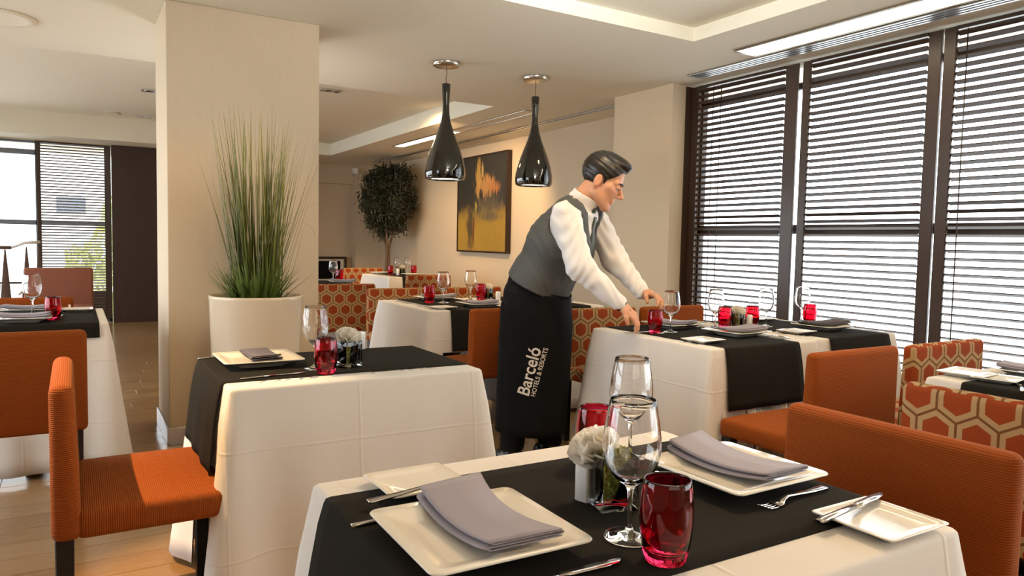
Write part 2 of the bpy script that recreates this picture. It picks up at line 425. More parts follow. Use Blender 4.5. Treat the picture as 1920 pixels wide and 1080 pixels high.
# wooden louvre shutters, one thing each, every slat its own piece
def shutter(a, b, z0, z1, pitch, sw, tilt, lbl, axis='Y', at=XW, stile=.075, stile2=None, cords=(), mat_s=None, group=None):
    stile2 = stile if stile2 is None else stile2
    root = empty('louvre_shutter', (at, (a + b) / 2, z0) if axis == 'Y' else ((a + b) / 2, at, z0), 0 if axis == 'Y' else -PI / 2)
    tag(root, lbl, 'shutter', group)
    Lh = (b - a) / 2; H = z1 - z0; ms = mat_s or M_slat
    # local: x = thickness (towards room is -x), y = along, z up
    boxobj('stile', (-.009, -Lh, 0), (.009, -Lh + stile, H), M_dark, root, .003, 1)
    boxobj('stile', (-.009, Lh - stile2, 0), (.009, Lh, H), M_dark, root, .003, 1)
    boxobj('bottom_rail', (-.018, -Lh + stile, 0), (.018, Lh - stile2, .05), M_dark, root, .002, 1)
    boxobj('top_rail', (-.018, -Lh + stile, H - .022), (.018, Lh - stile2, H), M_dark, root, .002, 1)
    bm = bmesh.new(); y0, y1 = -Lh + stile, Lh - stile2
    box(bm, (-sw / 2, y0, -.003), (sw / 2, y1, .003), .002, 1)
    bmesh.ops.rotate(bm, verts=bm.verts, cent=(0, 0, 0), matrix=Matrix.Rotation(tilt, 3, 'Y'))
    s0 = None; z = .05 + pitch * .7
    while z < H - .03:
        if s0 is None: s0 = bmobj('slat', bm, ms, root, smooth=False); o = s0
        else: o = s0.copy(); COL.objects.link(o)
        o.location = (0, 0, z); z += pitch
    for c in cords:
        v, f = tube([(-.026, c, .02), (-.026, c, H * .5), (-.026, c, H - .03)], .0035, 6); obj('cord', v, f, M_dark, root)
    return root
TL = math.radians(20)
shutter(3.428, 4.45, .375, 2.485, .0462, .046, TL, 'dark wooden louvre shutter next to the white pier, narrowest in view', stile=.105, stile2=.075, cords=(.26, .18), group=None)
shutter(2.442, 3.390, .375, 2.485, .0462, .046, TL, 'dark wooden louvre shutter in the middle, behind the far wine glasses', stile=.078, stile2=.062)
shutter(1.46, 2.43, .375, 2.485, .0462, .046, TL, 'dark wooden louvre shutter cut by the right edge of the photo, with a cord', stile=.075, stile2=.07, cords=(.345,))
shutter(.49, 1.453, .375, 2.485, .0462, .046, TL, 'dark wooden louvre shutter out of frame, beyond the corded one', stile=.075)
struct(boxobj('trim_2', (4.30, 4.452, .0), (4.42, 4.4595, 2.49), M_dark))

# far-left windows (rear wall of the left bay)
wi += 1
def lwin(a, b, rails, n):
    fr_ = bmesh.new()
    for lo, hi in (((a, 0), (a + .03, 2.38)), ((b - .03, 0), (b, 2.38)), ((a, 0), (b, .06)), ((a, 2.35), (b, 2.38))) + tuple(((a, z0), (b, z1)) for z0, z1 in rails):
        box(fr_, (lo[0], 11.33, lo[1]), (hi[0], 11.39, hi[1]))
    wo = struct(bmobj('window_%d' % n, fr_, M_wframe, smooth=False))
    boxobj('pane', (a + .02, 11.358, .05), (b - .02, 11.362, 2.36), M_pane, wo)
R_ = ((2.20, 2.265), (1.30, 1.36))
for k, (a, b) in enumerate(((-.37, .46), (-1.25, -.37), (-2.15, -1.25), (-3.0, -2.15))):
    lwin(a, b, R_ if k else ((1.30, 1.36),), 7 + k)
shutter(-.385, .455, .05, 2.38, .0372, .040, math.radians(24), 'small pale-slatted louvre shutter on the far left window, beside the dark panel', axis='X', at=11.30, stile=.045, stile2=.075, mat_s=M_slat2)
struct(boxobj('trim_3', (-.335, 11.285, .05), (.38, 11.30, .43), M_dark))
struct(boxobj('trim_4', (-.335, 11.288, 1.30), (.38, 11.299, 1.355), M_wframe))
tag(boxobj('wood_panel', (.462, 11.22, .0), (1.30, 11.30, 2.385), M_panel, bev=.004, seg=1), 'tall dark wenge panel at the end of the left bay, beside the shutter', 'panel')
# assumed window wall on the left, outside the frame, added for side daylight
for k in range(7):
    a = 1.9 + k * 1.35; fr_ = bmesh.new()
    for lo, hi in (((a, .35), (a + .05, 2.4)), ((a, .35), (a + 1.35, .40)), ((a, 2.36), (a + 1.35, 2.4)), ((a, 1.30), (a + 1.35, 1.36))):
        box(fr_, (-3.13, lo[0], lo[1]), (-3.07, hi[0], hi[1]))
    wo = struct(bmobj('window_%d' % (11 + k), fr_, M_wframe, smooth=False))
    boxobj('pane', (-3.102, a, .38), (-3.098, a + 1.35, 2.38), M_pane, wo)
# what stands outside the left window
hs = empty('house', (0, 22, -.3)); tag(hs, 'pale house far outside, its dark window showing through the left shutter', 'building')
boxobj('wall', (-6, .1, 0), (5, 3, 4.2), M_white, hs)
boxobj('window', (-.34, .04, 2.0), (.31, .099, 2.43), M_render, hs); boxobj('roof', (-6.3, -.2, 4.2), (5.3, 3.2, 4.4), M_render, hs)
V, Fc = [], []
for i in range(1500):
    c = Vector((rnd.uniform(-.1, .75), rnd.uniform(14.6, 15.2), 0)); c.z = rnd.uniform(-.3, .95 + 1.0 * math.exp(-((c.x - .6) / .22) ** 2))
    s = rnd.uniform(.05, .09); e = Euler((rnd.uniform(0, 6), rnd.uniform(0, 6), rnd.uniform(0, 6))).to_matrix(); o = len(V)
    V += [c + e @ Vector(q) * s for q in ((-1, 0, 0), (0, -.45, .1), (1, 0, 0), (0, .45, .1))]; Fc.append((o, o + 1, o + 2, o + 3))
tag(obj('hedge', V, Fc, M_foliage, smooth=False), 'yellow-green hedge outside, seen through the left shutter', 'hedge')

# ceiling fittings
def light_panel(x0, x1, y0, y1, lit0, lit1, lbl):
    root = empty('light_panel', ((x0 + x1) / 2, (y0 + y1) / 2, CZ)); tag(root, lbl, 'ceiling light', None)
    cx, cy = (x0 + x1) / 2, (y0 + y1) / 2; t = .014
    bm = bmesh.new()
    for lo, hi in (((x0 - t, y0 - t), (x1 + t, y0)), ((x0 - t, y1), (x1 + t, y1 + t)), ((x0 - t, y0), (x0, y1)), ((x1, y0), (x1 + t, y1))):
        box(bm, (lo[0] - cx, lo[1] - cy, -.012), (hi[0] - cx, hi[1] - cy, -.0005), .002, 1)
    bmobj('frame', bm, M_nickel, root)
    boxobj('diffuser', (x0 - cx, lit0 - cy, -.006), (x1 - cx, lit1 - cy, -.001), M_tube, root)
    if lit0 > y0: boxobj('diffuser', (x0 - cx, y0 - cy, -.006), (x1 - cx, lit0 - cy, -.001), M_white, root)
light_panel(3.795, 3.995, -2.0, 3.48, -2.0, 3.48, 'long bright ceiling light panel beside the window shutters')
light_panel(3.84, 3.98, 6.2, 9.64, 7.9, 9.64, 'far ceiling light panel behind the pendants, only its far part lit')
def slot(x0, x1, y0, y1, n, lbl):
    root = empty('air_slot', ((x0 + x1) / 2, (y0 + y1) / 2, CZ)); tag(root, lbl, 'vent')
    hx, hy = (x1 - x0) / 2, (y1 - y0) / 2
    boxobj('backing', (-hx, -hy, -.003), (hx, hy, -.0005), M_slot, root)
    w_ = 2 * hx / (2 * n + 1)
    for i in range(n + 1):
        xa = -hx + 2 * i * w_; boxobj('bar', (xa, -hy, -.010), (xa + w_, hy, -.0031), M_alu, root)
slot(4.05, 4.185, -2.0, 4.19, 3, 'long metal air slot in the ceiling beside the lit panel')
slot(4.36, 4.44, 5.3, 11.9, 1, 'thin dark air slot in the ceiling along the painting wall')
def downlight():
    r = empty('downlight', (0, 0, 0))
    bm = bmesh.new()
    for lo, hi in (((-.1, -.055), (.1, -.043)), ((-.1, .043), (.1, .055)), ((-.1, -.043), (-.088, .043)), ((.088, -.043), (.1, .043)), ((-.006, -.043), (.006, .043))):
        box(bm, (*lo, -.012), (*hi, 0))
    bmobj('trim_ring', bm, M_alu, r, smooth=False)
    boxobj('recess', (-.088, -.043, -.004), (.088, .043, -.001), M_slot, r)
    for s in (-1, 1):
        v, f = lathe([(.002, -.006), (.02, -.008), (.032, -.013), (.036, -.0135), (.030, -.005)], 16)
        obj('reflector', [(a + s * .047, b, c) for a, b, c in v], f, M_steel, r)
    return r
G_ = 'square chrome downlights'
place('downlight', downlight, (2.233, 7.3, 2.679), 0, 'twin chrome downlight just right of the column top', 'ceiling light', G_)
place('downlight', downlight, (.73, 8.45, 2.679), 0, 'twin chrome downlight left of the column, the nearer one', 'ceiling light', G_)
place('downlight', downlight, (.80, 10.35, 2.679), 0, 'twin chrome downlight left of the column, the farther one by the soffit', 'ceiling light', G_)
v, f = lathe([(.001, -.004), (.07, -.006), (.085, -.010), (.09, -.003), (.088, 0)], 32)
tag(obj('ceiling_speaker', v, f, M_ceil, loc=(.44, 10.3, 2.679)), 'small round ceiling speaker far left of the column', 'speaker')
v, f = lathe([(.001, -.006), (.13, -.006), (.15, -.010), (.19, -.014), (.20, -.008), (.205, 0)], 40)
tag(obj('ceiling_rose', v, f, M_ceil, loc=(-.37, 5.48, 2.499)), 'large round plaster disc on the ceiling at top left', 'ceiling rose')
tag(boxobj('alarm_sensor', (4.22, 12.44, 2.33), (4.31, 12.55, 2.44), M_white, bev=.02, seg=2), 'small white alarm sensor on the pilaster above the tree', 'sensor')

# pendants
def pendant():
    r = empty('pendant_lamp', (0, 0, 0))       # origin at the ceiling
    v, f = lathe([(.001, -.03), (.085, -.030), (.098, -.024), (.1, -.004), (.1, -.0005)], 40); obj('canopy', v, f, M_nickel, r)
    v, f = tube([(0, 0, -.03), (.006, .002, -.07), (-.004, 0, -.11), (.002, 0, -.16)], .0025, 6); obj('cord', v, f, M_trunk, r)
    pr = [(.003, -.152), (.030, -.152), (.032, -.156), (.029, -.22), (.024, -.30), (.026, -.36), (.038, -.43), (.06, -.50), (.088, -.57), (.115, -.64), (.136, -.71), (.147, -.77), (.149, -.81), (.145, -.84), (.138, -.85)]
    inn = [(.132, -.846), (.138, -.82), (.138, -.77), (.127, -.71), (.105, -.64), (.078, -.57), (.05, -.50), (.003, -.48)]
    v, f = lathe(pr + [(.1365, -.851), (.1345, -.851)] + inn, 48)
    sh = obj('shade', v, f, M_pend, r)
    v, f = lathe([(.001, -.838), (.12, -.838), (.128, -.834), (.128, -.828), (.001, -.826)], 40); obj('diffuser', v, f, M_bulb, r)
    return r
place('pendant_lamp', pendant, (2.37, 4.93, CZ), 0, 'glossy black bottle-shaped pendant lamp, the one nearer the column', 'pendant lamp', 'black pendants')
place('pendant_lamp', pendant, (3.155, 4.94, CZ), 0.6, 'glossy black bottle-shaped pendant lamp, the one above the waiter', 'pendant lamp', 'black pendants')
for x_ in (2.37, 3.155):
    lamp('pendant_glow', 'SPOT', (x_, 4.93, CZ - .86), 14, WARM, (x_, 4.93, 0), spot_size=math.radians(120), spot_blend=.7, shadow_soft_size=.1)

# painting
root = empty('painting', (4.76, 8.69, 1.05)); tag(root, 'abstract painting in ochre and black on the rear right wall', 'painting')
bm = bmesh.new()
for lo, hi in (((-.695, 0), (-.672, 1.31)), ((.672, 0), (.695, 1.31)), ((-.672, 0), (.672, .022)), ((-.672, 1.288), (.672, 1.31))):
    box(bm, (-.05, lo[0], lo[1]), (.018, hi[0], hi[1]))
bmobj('frame', bm, M_pframe, root, smooth=False)
def artuv(me):
    uv = me.uv_layers.new(name='UVMap')
    for p in me.polygons:
        for li in p.loop_indices:
            c = me.vertices[me.loops[li].vertex_index].co; uv.data[li].uv = (.5 - c.y / 1.35, c.z / 1.31)
boxobj('canvas', (-.04, -.672, .022), (.015, .672, 1.288), M_art, root, uv=artuv)
# framed print leaning low at the back
root = empty('framed_print', (3.62, 12.66, .42), 0); tag(root, 'dark framed print with pale mount, low by the back wall', 'picture')
bm = bmesh.new()
for lo, hi in (((-.55, 0), (-.50, .46)), ((.50, 0), (.55, .46)), ((-.5, 0), (.5, .04)), ((-.5, .42), (.5, .46))): box(bm, (lo[0], -.03, lo[1]), (hi[0], .03, hi[1]), .003, 1)
bmobj('frame', bm, M_pframe, root)
boxobj('mount', (-.5, -.012, .04), (.5, .02, .42), M_mat, root)
boxobj('print', (-.44, -.016, .07), (.44, -.0121, .385), M_apron, root)
tag(boxobj('low_console', (3.0, 12.42, 0), (4.25, 12.70, .419), M_panel, bev=.005, seg=1), 'low dark console by the back wall carrying the framed print', 'console')

# ------------------------------------------------------------------ chairs
def panel_bm(lo, hi, bev, topround, slope):
    bm = bmesh.new(); box(bm, lo, hi, bev, 4)
    for v in bm.verts:                       # thin the panel towards its top
        t = (v.co.z - lo[2]) / (hi[2] - lo[2])
        if v.co.x > (lo[0] + hi[0]) / 2: v.co.x -= slope * t
    return bm
def chair_builder(mt, wid=.56, legs=True):
    def build():
        r = empty('dining_chair', (0, 0, 0)); h = wid / 2
        bm = panel_bm((-.28, -h, .385), (-.208, h, .805), .024, 0, .016); bmobj('backrest', bm, mt, r, uv=boxuv)
        bm = bmesh.new(); box(bm, (-.222, -h + .004, .385), (.19, h - .004, .462), .02, 4)
        bmesh.ops.subdivide_edges(bm, edges=[e for e in bm.edges if e.calc_length() > .2], cuts=6, use_grid_fill=True)
        for v in bm.verts:
            if v.co.z > .44: v.co.z += .016 * max(0, 1 - ((v.co.x + .015) / .22) ** 2) * max(0, 1 - (v.co.y / h) ** 2)
        bmobj('seat', bm, mt, r, uv=seatuv if mt is M_cord else boxuv)
        bm = bmesh.new(); box(bm, (-.0225, -.0225, 0), (.0225, .0225, .39), .003, 1)
        for v in bm.verts:
            s = .82 + .18 * v.co.z / .39; v.co.x *= s; v.co.y *= s
        l0 = None
        for (a, b) in ((-.25, h - .04), (-.25, -h + .04), (.155, h - .04), (.155, -h + .04)):
            if l0 is None: l0 = bmobj('leg', bm, M_black, r, angle=.6); o = l0
            else: o = l0.copy(); COL.objects.link(o)
            o.location = (a, b, 0)
        return r
    return build
SEATS = []      # footprints of the chair seats the cloths drape over: x, y, rz, half length, half width
def chair(mt, x, y, rz, label, group, wid=.56, s=1):
    SEATS.append((x, y, rz, .19, wid / 2))
    nm = {'orange_corduroy': 'c', 'hexagon_jacquard': 'h', 'brown_upholstery': 'b'}[mt.name]
    return place('dining_chair', chair_builder(mt, wid), (x, y, 0), rz, label, 'chair', group, key='chair' + nm + str(wid), scale=s)
GO, GH = 'plain orange chairs', 'hexagon-patterned chairs'
chair(M_cord, .22, 2.475, 0, 'orange corduroy chair with spotlit ribbed seat beside the planter table', GO, .55)
chair(M_cord, 1.335, .955, PI, 'orange corduroy chair right of the foreground table, largest in the photo', GO, .54)
chair(M_cord, 2.645, 2.01, PI / 2, 'plain orange chair in front of the long table by the shutters, seat half lit', GO, .54)
chair(M_hex, 3.26, 1.99, PI / 2, 'hexagon-patterned chair in front of the long table, against the shutters', GH)
chair(M_hex, 2.415, .985, 0, 'hexagon-patterned chair with its back to the foreground chair, facing the right-edge table', GH)
chair(M_hex, 2.80, 3.335, -PI / 2, 'hexagon-patterned chair just behind the waiter apron, beyond the long table', GH)
chair(M_cord, 3.36, 3.29, -PI / 2, 'plain orange chair beyond the long table, below the white pier', GO, .54)
chair(M_cord, 2.255, 4.02, PI / 2, 'plain orange chair between the planter table and the waiter', GO, .54)
chair(M_hex, 2.30, 5.36, -PI / 2, 'hexagon-patterned chair beyond the middle table, just right of the half-hidden one', GH)
chair(M_hex, 2.97, 5.34, -PI / 2, 'hexagon-patterned chair beyond the middle table, behind its two wine glasses', GH)
chair(M_hex, 2.035, 6.47, PI / 2, 'hexagon-patterned chair half hidden by the column', GH)
chair(M_cord, -.225, 3.73, PI / 2, 'plain orange chair at the near side of the left table, cut by the left edge', GO, .54)
chair(M_cord, -.27, 5.06, -PI / 2, 'plain orange chair at the far side of the left table, only its top showing', GO, .54)
chair(M_brownfab, -.12, 8.35, -PI / 2, 'brown-red chair in front of the far left shutter', 'plain brown chairs', .56, 1.06)
chair(M_hex, 3.50, 7.93, PI / 2, 'hexagon-patterned chair at the near right of the farthest table', GH)
chair(M_hex, 3.42, 9.40, -PI / 2, 'hexagon-patterned chair beyond the farthest table, left of the tree trunk', GH)

# ------------------------------------------------------------------ tables
TZ = .75; HEM = .03
def sideflare(t): return .010 * min(1, t * 6) + .052 * t ** 1.15
def cloth_mesh(a, b, seed, flare=1.0, flat=(), org=(0, 0)):
    rg = random.Random(seed); N = 46
    cs = [(a, b), (-a, b), (-a, -b), (a, -b)]; pts = []
    for k in range(4):
        p, q = cs[k], cs[(k + 1) % 4]; L = math.dist(p, q); d = ((q[0] - p[0]) / L, (q[1] - p[1]) / L); nrm = (d[1], -d[0])
        for i in range(N):
            s = .006 + (L - .012) * (i / (N - 1)); x_, y_ = p[0] + d[0] * s, p[1] + d[1] * s; dc = min(s, L - s)
            pc = p if s < L / 2 else q; dg = Vector((math.copysign(1, pc[0]), math.copysign(1, pc[1]))).normalized()
            wv = math.exp(-(dc / .03) ** 2); nn = (Vector(nrm) * (1 - .75 * wv) + dg * .75 * wv).normalized()
            pts.append((x_, y_, -nn if nn.dot(Vector((x_, y_))) < 0 else nn, dc, s, k))
    ph = [rg.uniform(0, 6.28) for _ in range(12)]; loops = []
    for (ins, z) in ((.10, TZ), (.03, TZ), (.010, TZ), (.004, TZ - .0010), (.0, TZ - .005), (-.0015, TZ - .012)):
        loops.append([(x_ * (1 - ins / a), y_ * (1 - ins / b), z) for x_, y_, n, dc, s, k in pts])
    for t in [.03, .06, .1, .16, .23, .31, .38, .45, .52, .6, .7, .8, .9, 1.0]:
        lp = []
        for x_, y_, n, dc, s, k in pts:
            def hang(t):
                out = .002 + flare * sideflare(t)
                out += t * (.060 * math.exp(-(dc / .045) ** 2) - .030 * math.exp(-((dc - .12) / .055) ** 2) * min(1, t * 1.5) + .014 * math.exp(-((dc - .24) / .06) ** 2))
                out += t * t * (.008 * math.sin(s * 17 + ph[k]) + .005 * math.sin(s * 39 + ph[4 + k]))
                ox, oy = n.x * out, n.y * out
                if 1 in flat and ox < 0: ox = max(ox, -.002)
                if 3 in flat and ox > 0: ox = min(ox, .002)
                return x_ + ox, y_ + oy, TZ - .012 - t * (TZ - .012 - HEM)
            X_, Y_, Z_ = hang(t)
            if Z_ < .486:
                for (sx, sy, rz, hl_, hw_) in SEATS:                  # stop on a seat pushed under the table
                    dx, dy = X_ + org[0] - sx, Y_ + org[1] - sy; lx, ly = dx * math.cos(rz) + dy * math.sin(rz), -dx * math.sin(rz) + dy * math.cos(rz)
                    if -.21 < lx < hl_ + .004 and abs(ly) < hw_ - .035: X_, Y_, Z_ = hang((TZ - .012 - .486) / (TZ - .012 - HEM) + .012 * (t - .35)); break
            lp.append((X_, Y_, Z_))
        loops.append(lp)
    V, Fc = rings(loops, True, False, False)
    Fc = [tuple(reversed(q)) for q in Fc]
    n = len(pts); o = len(V); V.append((0, 0, TZ))
    for j in range(n): Fc.append((o, (j + 1) % n, j))
    return V, Fc
def runner_mesh(a, w, hang, y0=0, seed=1):
    # along x from -a to a, width w, hanging 'hang' at both ends
    rg = random.Random(seed); p1, p2 = rg.uniform(0, 6), rg.uniform(0, 6)
    prof = [(-a + .02 + i * (2 * a - .04) / 12, TZ + .0014) for i in range(13)]
    side = [(a - .006, TZ + .0014), (a + .002, TZ - .0005), (a + .006, TZ - .008)]
    H = TZ - .012
    for i in range(1, 10):
        d = .012 + hang * i / 9; t = (d - .0) / (TZ - HEM)
        side.append((a + .009 + sideflare(t) + .010 * t, TZ - d))
    full = [(-x_, z) for x_, z in reversed(side)] + prof + side
    ny = 14; V, Fc = [], []
    for i, (x_, z) in enumerate(full):
        for j in range(ny + 1):
            yy = -w / 2 + w * j / ny; dd = max(0, TZ - .02 - z)
            sg = math.copysign(1, x_)
            V.append((x_ + sg * dd * (.030 * (.5 + .5 * math.sin(yy * 34 + (p1 if sg > 0 else p2)))), y0 + yy * (1 + .05 * dd), z))
    m_ = ny + 1
    for i in range(len(full) - 1):
        for j in range(ny): Fc.append((i * m_ + j, i * m_ + j + 1, (i + 1) * m_ + j + 1, (i + 1) * m_ + j))
    return V, Fc
def table(x0, x1, y0, y1, along, rw, roff, hang, seed, where, flat=(), flare=1.0, rz=0.0):
    cx, cy = (x0 + x1) / 2, (y0 + y1) / 2; a, b = (x1 - x0) / 2, (y1 - y0) / 2
    t = empty('dining_table', (cx, cy, 0), rz); tag(t, 'dining table hidden under the white cloth, ' + where, 'table')
    boxobj('tabletop', (-a + .012, -b + .012, .71), (a - .012, b - .012, TZ - .006), M_dark, t, .003, 1)
    boxobj('pedestal', (-.04, -.04, .03), (.04, .04, .711), M_black, t, .004, 1)
    for s in (0, 1):
        boxobj('foot_bar', (-a * .75, -.03, .0) if s == 0 else (-.03, -b * .75, .001), (a * .75, .03, .029) if s == 0 else (.03, b * .75, .03), M_black, t, .004, 1)
    V, Fc = cloth_mesh(a, b, seed, flare, flat, (cx, cy))
    c = obj('tablecloth', V, Fc, M_cloth, loc=(cx, cy, 0), rot=(0, 0, rz)); tag(c, 'white linen tablecloth draped to the floor, ' + where, 'tablecloth', 'white tablecloths')
    me = c.data; so = c.modifiers.new('thickness', 'SOLIDIFY'); so.thickness = .0016; so.offset = -1
    if along == 'X': V, Fc = runner_mesh(a, rw, hang, roff, seed); rot = rz
    else: V, Fc = runner_mesh(b, rw, hang, -roff, seed); rot = rz + PI / 2
    r = obj('table_runner', V, Fc, M_runner, loc=(cx, cy, 0), rot=(0, 0, rot)); tag(r, 'black cloth runner laid across the table, ' + where, 'table runner', 'black runners')
    so = r.modifiers.new('thickness', 'SOLIDIFY'); so.thickness = .0016; so.offset = 0
TABS = [
    (.372, 1.228, .615, 1.315, 'X', .51, .005, .26, 1, 'the foreground table'),
    (.39, 1.235, 2.245, 2.885, 'X', .515, .038, .268, 2, 'the table by the planter'),
    (2.385, 3.10, 2.26, 3.115, 'Y', .50, -.03, .262, 3, 'the half of the long table nearer the waiter', (3,)),
    (3.105, 3.80, 2.29, 3.125, 'Y', .50, .03, .262, 4, 'the half of the long table nearer the shutters', (1,)),
    (2.605, 3.46, .72, 1.45, 'X', .52, -.02, .26, 5, 'the table at the right edge'),
    (-.53, .152, 4.225, 5.055, 'Y', .50, .05, .06, 6, 'the table at the left edge'),
    (1.945, 2.63, 4.235, 5.16, 'Y', .46, .03, .25, 7, 'the middle table behind the orange chair', (3,)),
    (2.64, 3.34, 4.235, 5.16, 'Y', .46, .0, .25, 8, 'the middle table behind the waiter', (1,)),
    (1.75, 2.465, 6.83, 7.70, 'Y', .46, .0, .25, 9, 'the table half hidden by the column'),
    (3.23, 3.95, 8.215, 9.16, 'Y', .34, -.02, .35, 10, 'the farthest table by the tree'),
]
for tb in TABS: table(*tb)
ZT = TZ + .0024     # on a runner
ZC = TZ + .0006     # on the cloth

# ------------------------------------------------------------------ tableware
def big_plate():
    prof = [(.070, 0), (.076, 0), (.082, .007), (.112, .019), (.131, .0245), (.1335, .0255), (.134, .0275), (.1325, .029), (.110, .0245), (.086, .0155), (.080, .0145)]
    L = [rsq(h, h, max(.014, h * .13), z, 4) for h, z in prof]
    V, Fc = rings(L); Fc = [tuple(q) for q in Fc]
    return obj('dinner_plate', V, Fc, M_plate)
def bread_plate():
    prof = [(.6, 0), (.66, 0), (.78, .006), (.97, .0125), (1.0, .0138), (1.0, .0155), (.975, .0162), (.78, .0105), (.7, .0092)]
    V, Fc = rings([rsq(.078 * s, .072 * s, .007, z, 3) for s, z in prof])
    return obj('bread_plate', V, Fc, M_plate)
def napkin_b(mt):
    def build():
        # Z-folded cloth: profile across x, drawn out along y
        t = .0034; prof = []
        def arc(cx, cz, r, a0, a1, n=5): return [(cx + r * math.cos(a0 + (a1 - a0) * i / n), cz + r * math.sin(a0 + (a1 - a0) * i / n)) for i in range(n + 1)]
        w_ = .066
        path = [(-w_ + .004, .003), (0, .002), (w_ - .006, .003)] + arc(w_ - .006, .0075, .0045, -PI / 2, PI / 2) + [(0, .0115), (-w_ + .006, .0115)] + arc(-w_ + .006, .016, .0045, -PI / 2, -3 * PI / 2) + [(0, .0212), (w_ - .014, .0205)] + arc(w_ - .012, .0240, .0036, -PI / 2, PI / 2) + [(w_ - .03, .0272), (0, .0275), (-w_ + .004, .0262)]
        # thicken
        P = [Vector((p[0], p[1])) for p in path]; A, B = [], []
        for i, p in enumerate(P):
            d = (P[min(i + 1, len(P) - 1)] - P[max(i - 1, 0)]).normalized(); n = Vector((-d.y, d.x)) * t / 2
            A.append(p + n); B.append(p - n)
        ring = A + list(reversed(B)); L = []
        for k in range(15):
            s = k / 14; yy = -.125 + .25 * s
            zz = .011 * (2 * s - 1) ** 2 + .004 * s; sq = 1 - .10 * math.sin(PI * s) - .06 * s; sh = .012 * math.sin(PI * s) ; zs = 1 - .45 * s
            L.append([(q.x * sq + sh, yy + .012 * q.x / .066 * (1 - s), q.y * zs * .78 + zz) for q in ring])
        V, Fc = rings(L)
        return obj('napkin', V, Fc, mt)
    return build
def wine_glass():
    out = [(.002, 0), (.036, 0), (.0385, .0015), (.038, .003), (.020, .0065), (.007, .012), (.0042, .022), (.0038, .05), (.0045, .074), (.009, .083), (.022, .092), (.034, .105), (.0415, .122), (.0445, .140), (.0440, .158), (.0405, .182), (.0365, .204), (.0348, .2145)]
    inn = [(.0341, .2152), (.0336, .2145), (.0354, .204), (.0394, .182), (.0429, .158), (.0434, .140), (.0404, .122), (.0328, .106), (.021, .0945), (.008, .0875), (.001, .0865)]
    V, Fc = lathe(out + inn, 40)
    return obj('wine_glass', V, Fc, M_glass)
def tumbler():
    out = [(.002, 0), (.026, 0), (.029, .002), (.0325, .014), (.0365, .038), (.0385, .062), (.0378, .085), (.0345, .110), (.0335, .1175)]
    inn = [(.0322, .119), (.0310, .1175), (.0322, .110), (.0354, .085), (.0360, .062), (.0342, .040), (.030, .022), (.020, .017), (.001, .0155)]
    V, Fc = lathe(out + inn, 40)
    return obj('red_tumbler', V, Fc, M_red)
def shaker_b(mt):
    def build():
        L = [rsq(.0135 * s, .0135 * s, .005, z, 3) for s, z in ((.9, 0), (1, .002), (1, .066), (.94, .071), (.6, .0725))]
        V, Fc = rings(L); return obj('shaker', V, Fc, mt)
    return build
def vase():
    r = empty('glass_cube_vase', (0, 0, 0)); h = .031
    L = [rsq(h * s, h * s, .003, z, 2) for s, z in ((.97, 0), (1, .002), (1, .078), (.985, .080), (.93, .080), (.91, .078), (.91, .014), (.85, .011))]
    V, Fc = rings(L); obj('glass_cube', V, Fc, M_thin, r)
    rg = random.Random(3); V, Fc = [], []
    for i in range(750):
        c = Vector((rg.gauss(0, .013), rg.gauss(0, .013), rg.uniform(.016, .088)))
        if max(abs(c.x), abs(c.y)) > .024: continue
        e = Euler((rg.uniform(0, 6), rg.uniform(0, 6), rg.uniform(0, 6))).to_matrix(); o = len(V)
        V += [c + e @ Vector(q) * .006 for q in ((-1, 0, 0), (0, -.5, .2), (1, 0, 0), (0, .5, .2))]; Fc.append((o, o + 1, o + 2, o + 3))
    mo = obj('moss', V, Fc, M_moss, r, smooth=False); mo['kind'] = 'stuff'
    return r
def flower():
    r = empty('white_flower', (0, 0, 0)); rg = random.Random(11)
    p0 = None
    def petal(wd, ln, cup):
        V, Fc = [], []; nu, nv = 7, 6
        for i in range(nv + 1):
            t = i / nv
            for j in range(nu + 1):
                s = 2 * j / nu - 1; wid = wd * math.sin(PI * (.12 + .70 * t)) ** .7
                V.append((s * wid, cup * (1 - math.cos(s * 1.2)) - cup * .9 * t ** 2 * .6 + .0025 * math.sin(s * 7 + t * 4) * t, ln * t))
        for i in range(nv):
            for j in range(nu): a_ = i * (nu + 1) + j; Fc.append((a_, a_ + 1, a_ + nu + 2, a_ + nu + 1))
        return V, Fc
    for layer, (n, rad, tilt, wd, ln, zz) in enumerate(((3, .002, .06, .015, .036, .002), (5, .005, .24, .019, .039, .001), (6, .007, .48, .022, .040, 0), (7, .008, .80, .023, .040, -.002), (7, .008, 1.15, .022, .036, -.004))):
        V, Fc = petal(wd, ln, .016); p0 = None
        for k in range(n):
            if p0 is None: p0 = obj('petal', V, Fc, M_petal, r); o = p0
            else: o = p0.copy(); COL.objects.link(o)
            an = 2 * PI * k / n + layer * .5 + rg.uniform(-.15, .15)
            o.location = (rad * math.cos(an), rad * math.sin(an), zz)
            o.rotation_euler = Euler((-(tilt + rg.uniform(-.12, .12)), 0, an - PI / 2))
    v, f = tube([(0, 0, .004), (.002, 0, -.015), (.004, .002, -.03), (.002, .003, -.05)], .002, 6); obj('stem', v, f, M_stem, r)
    return r
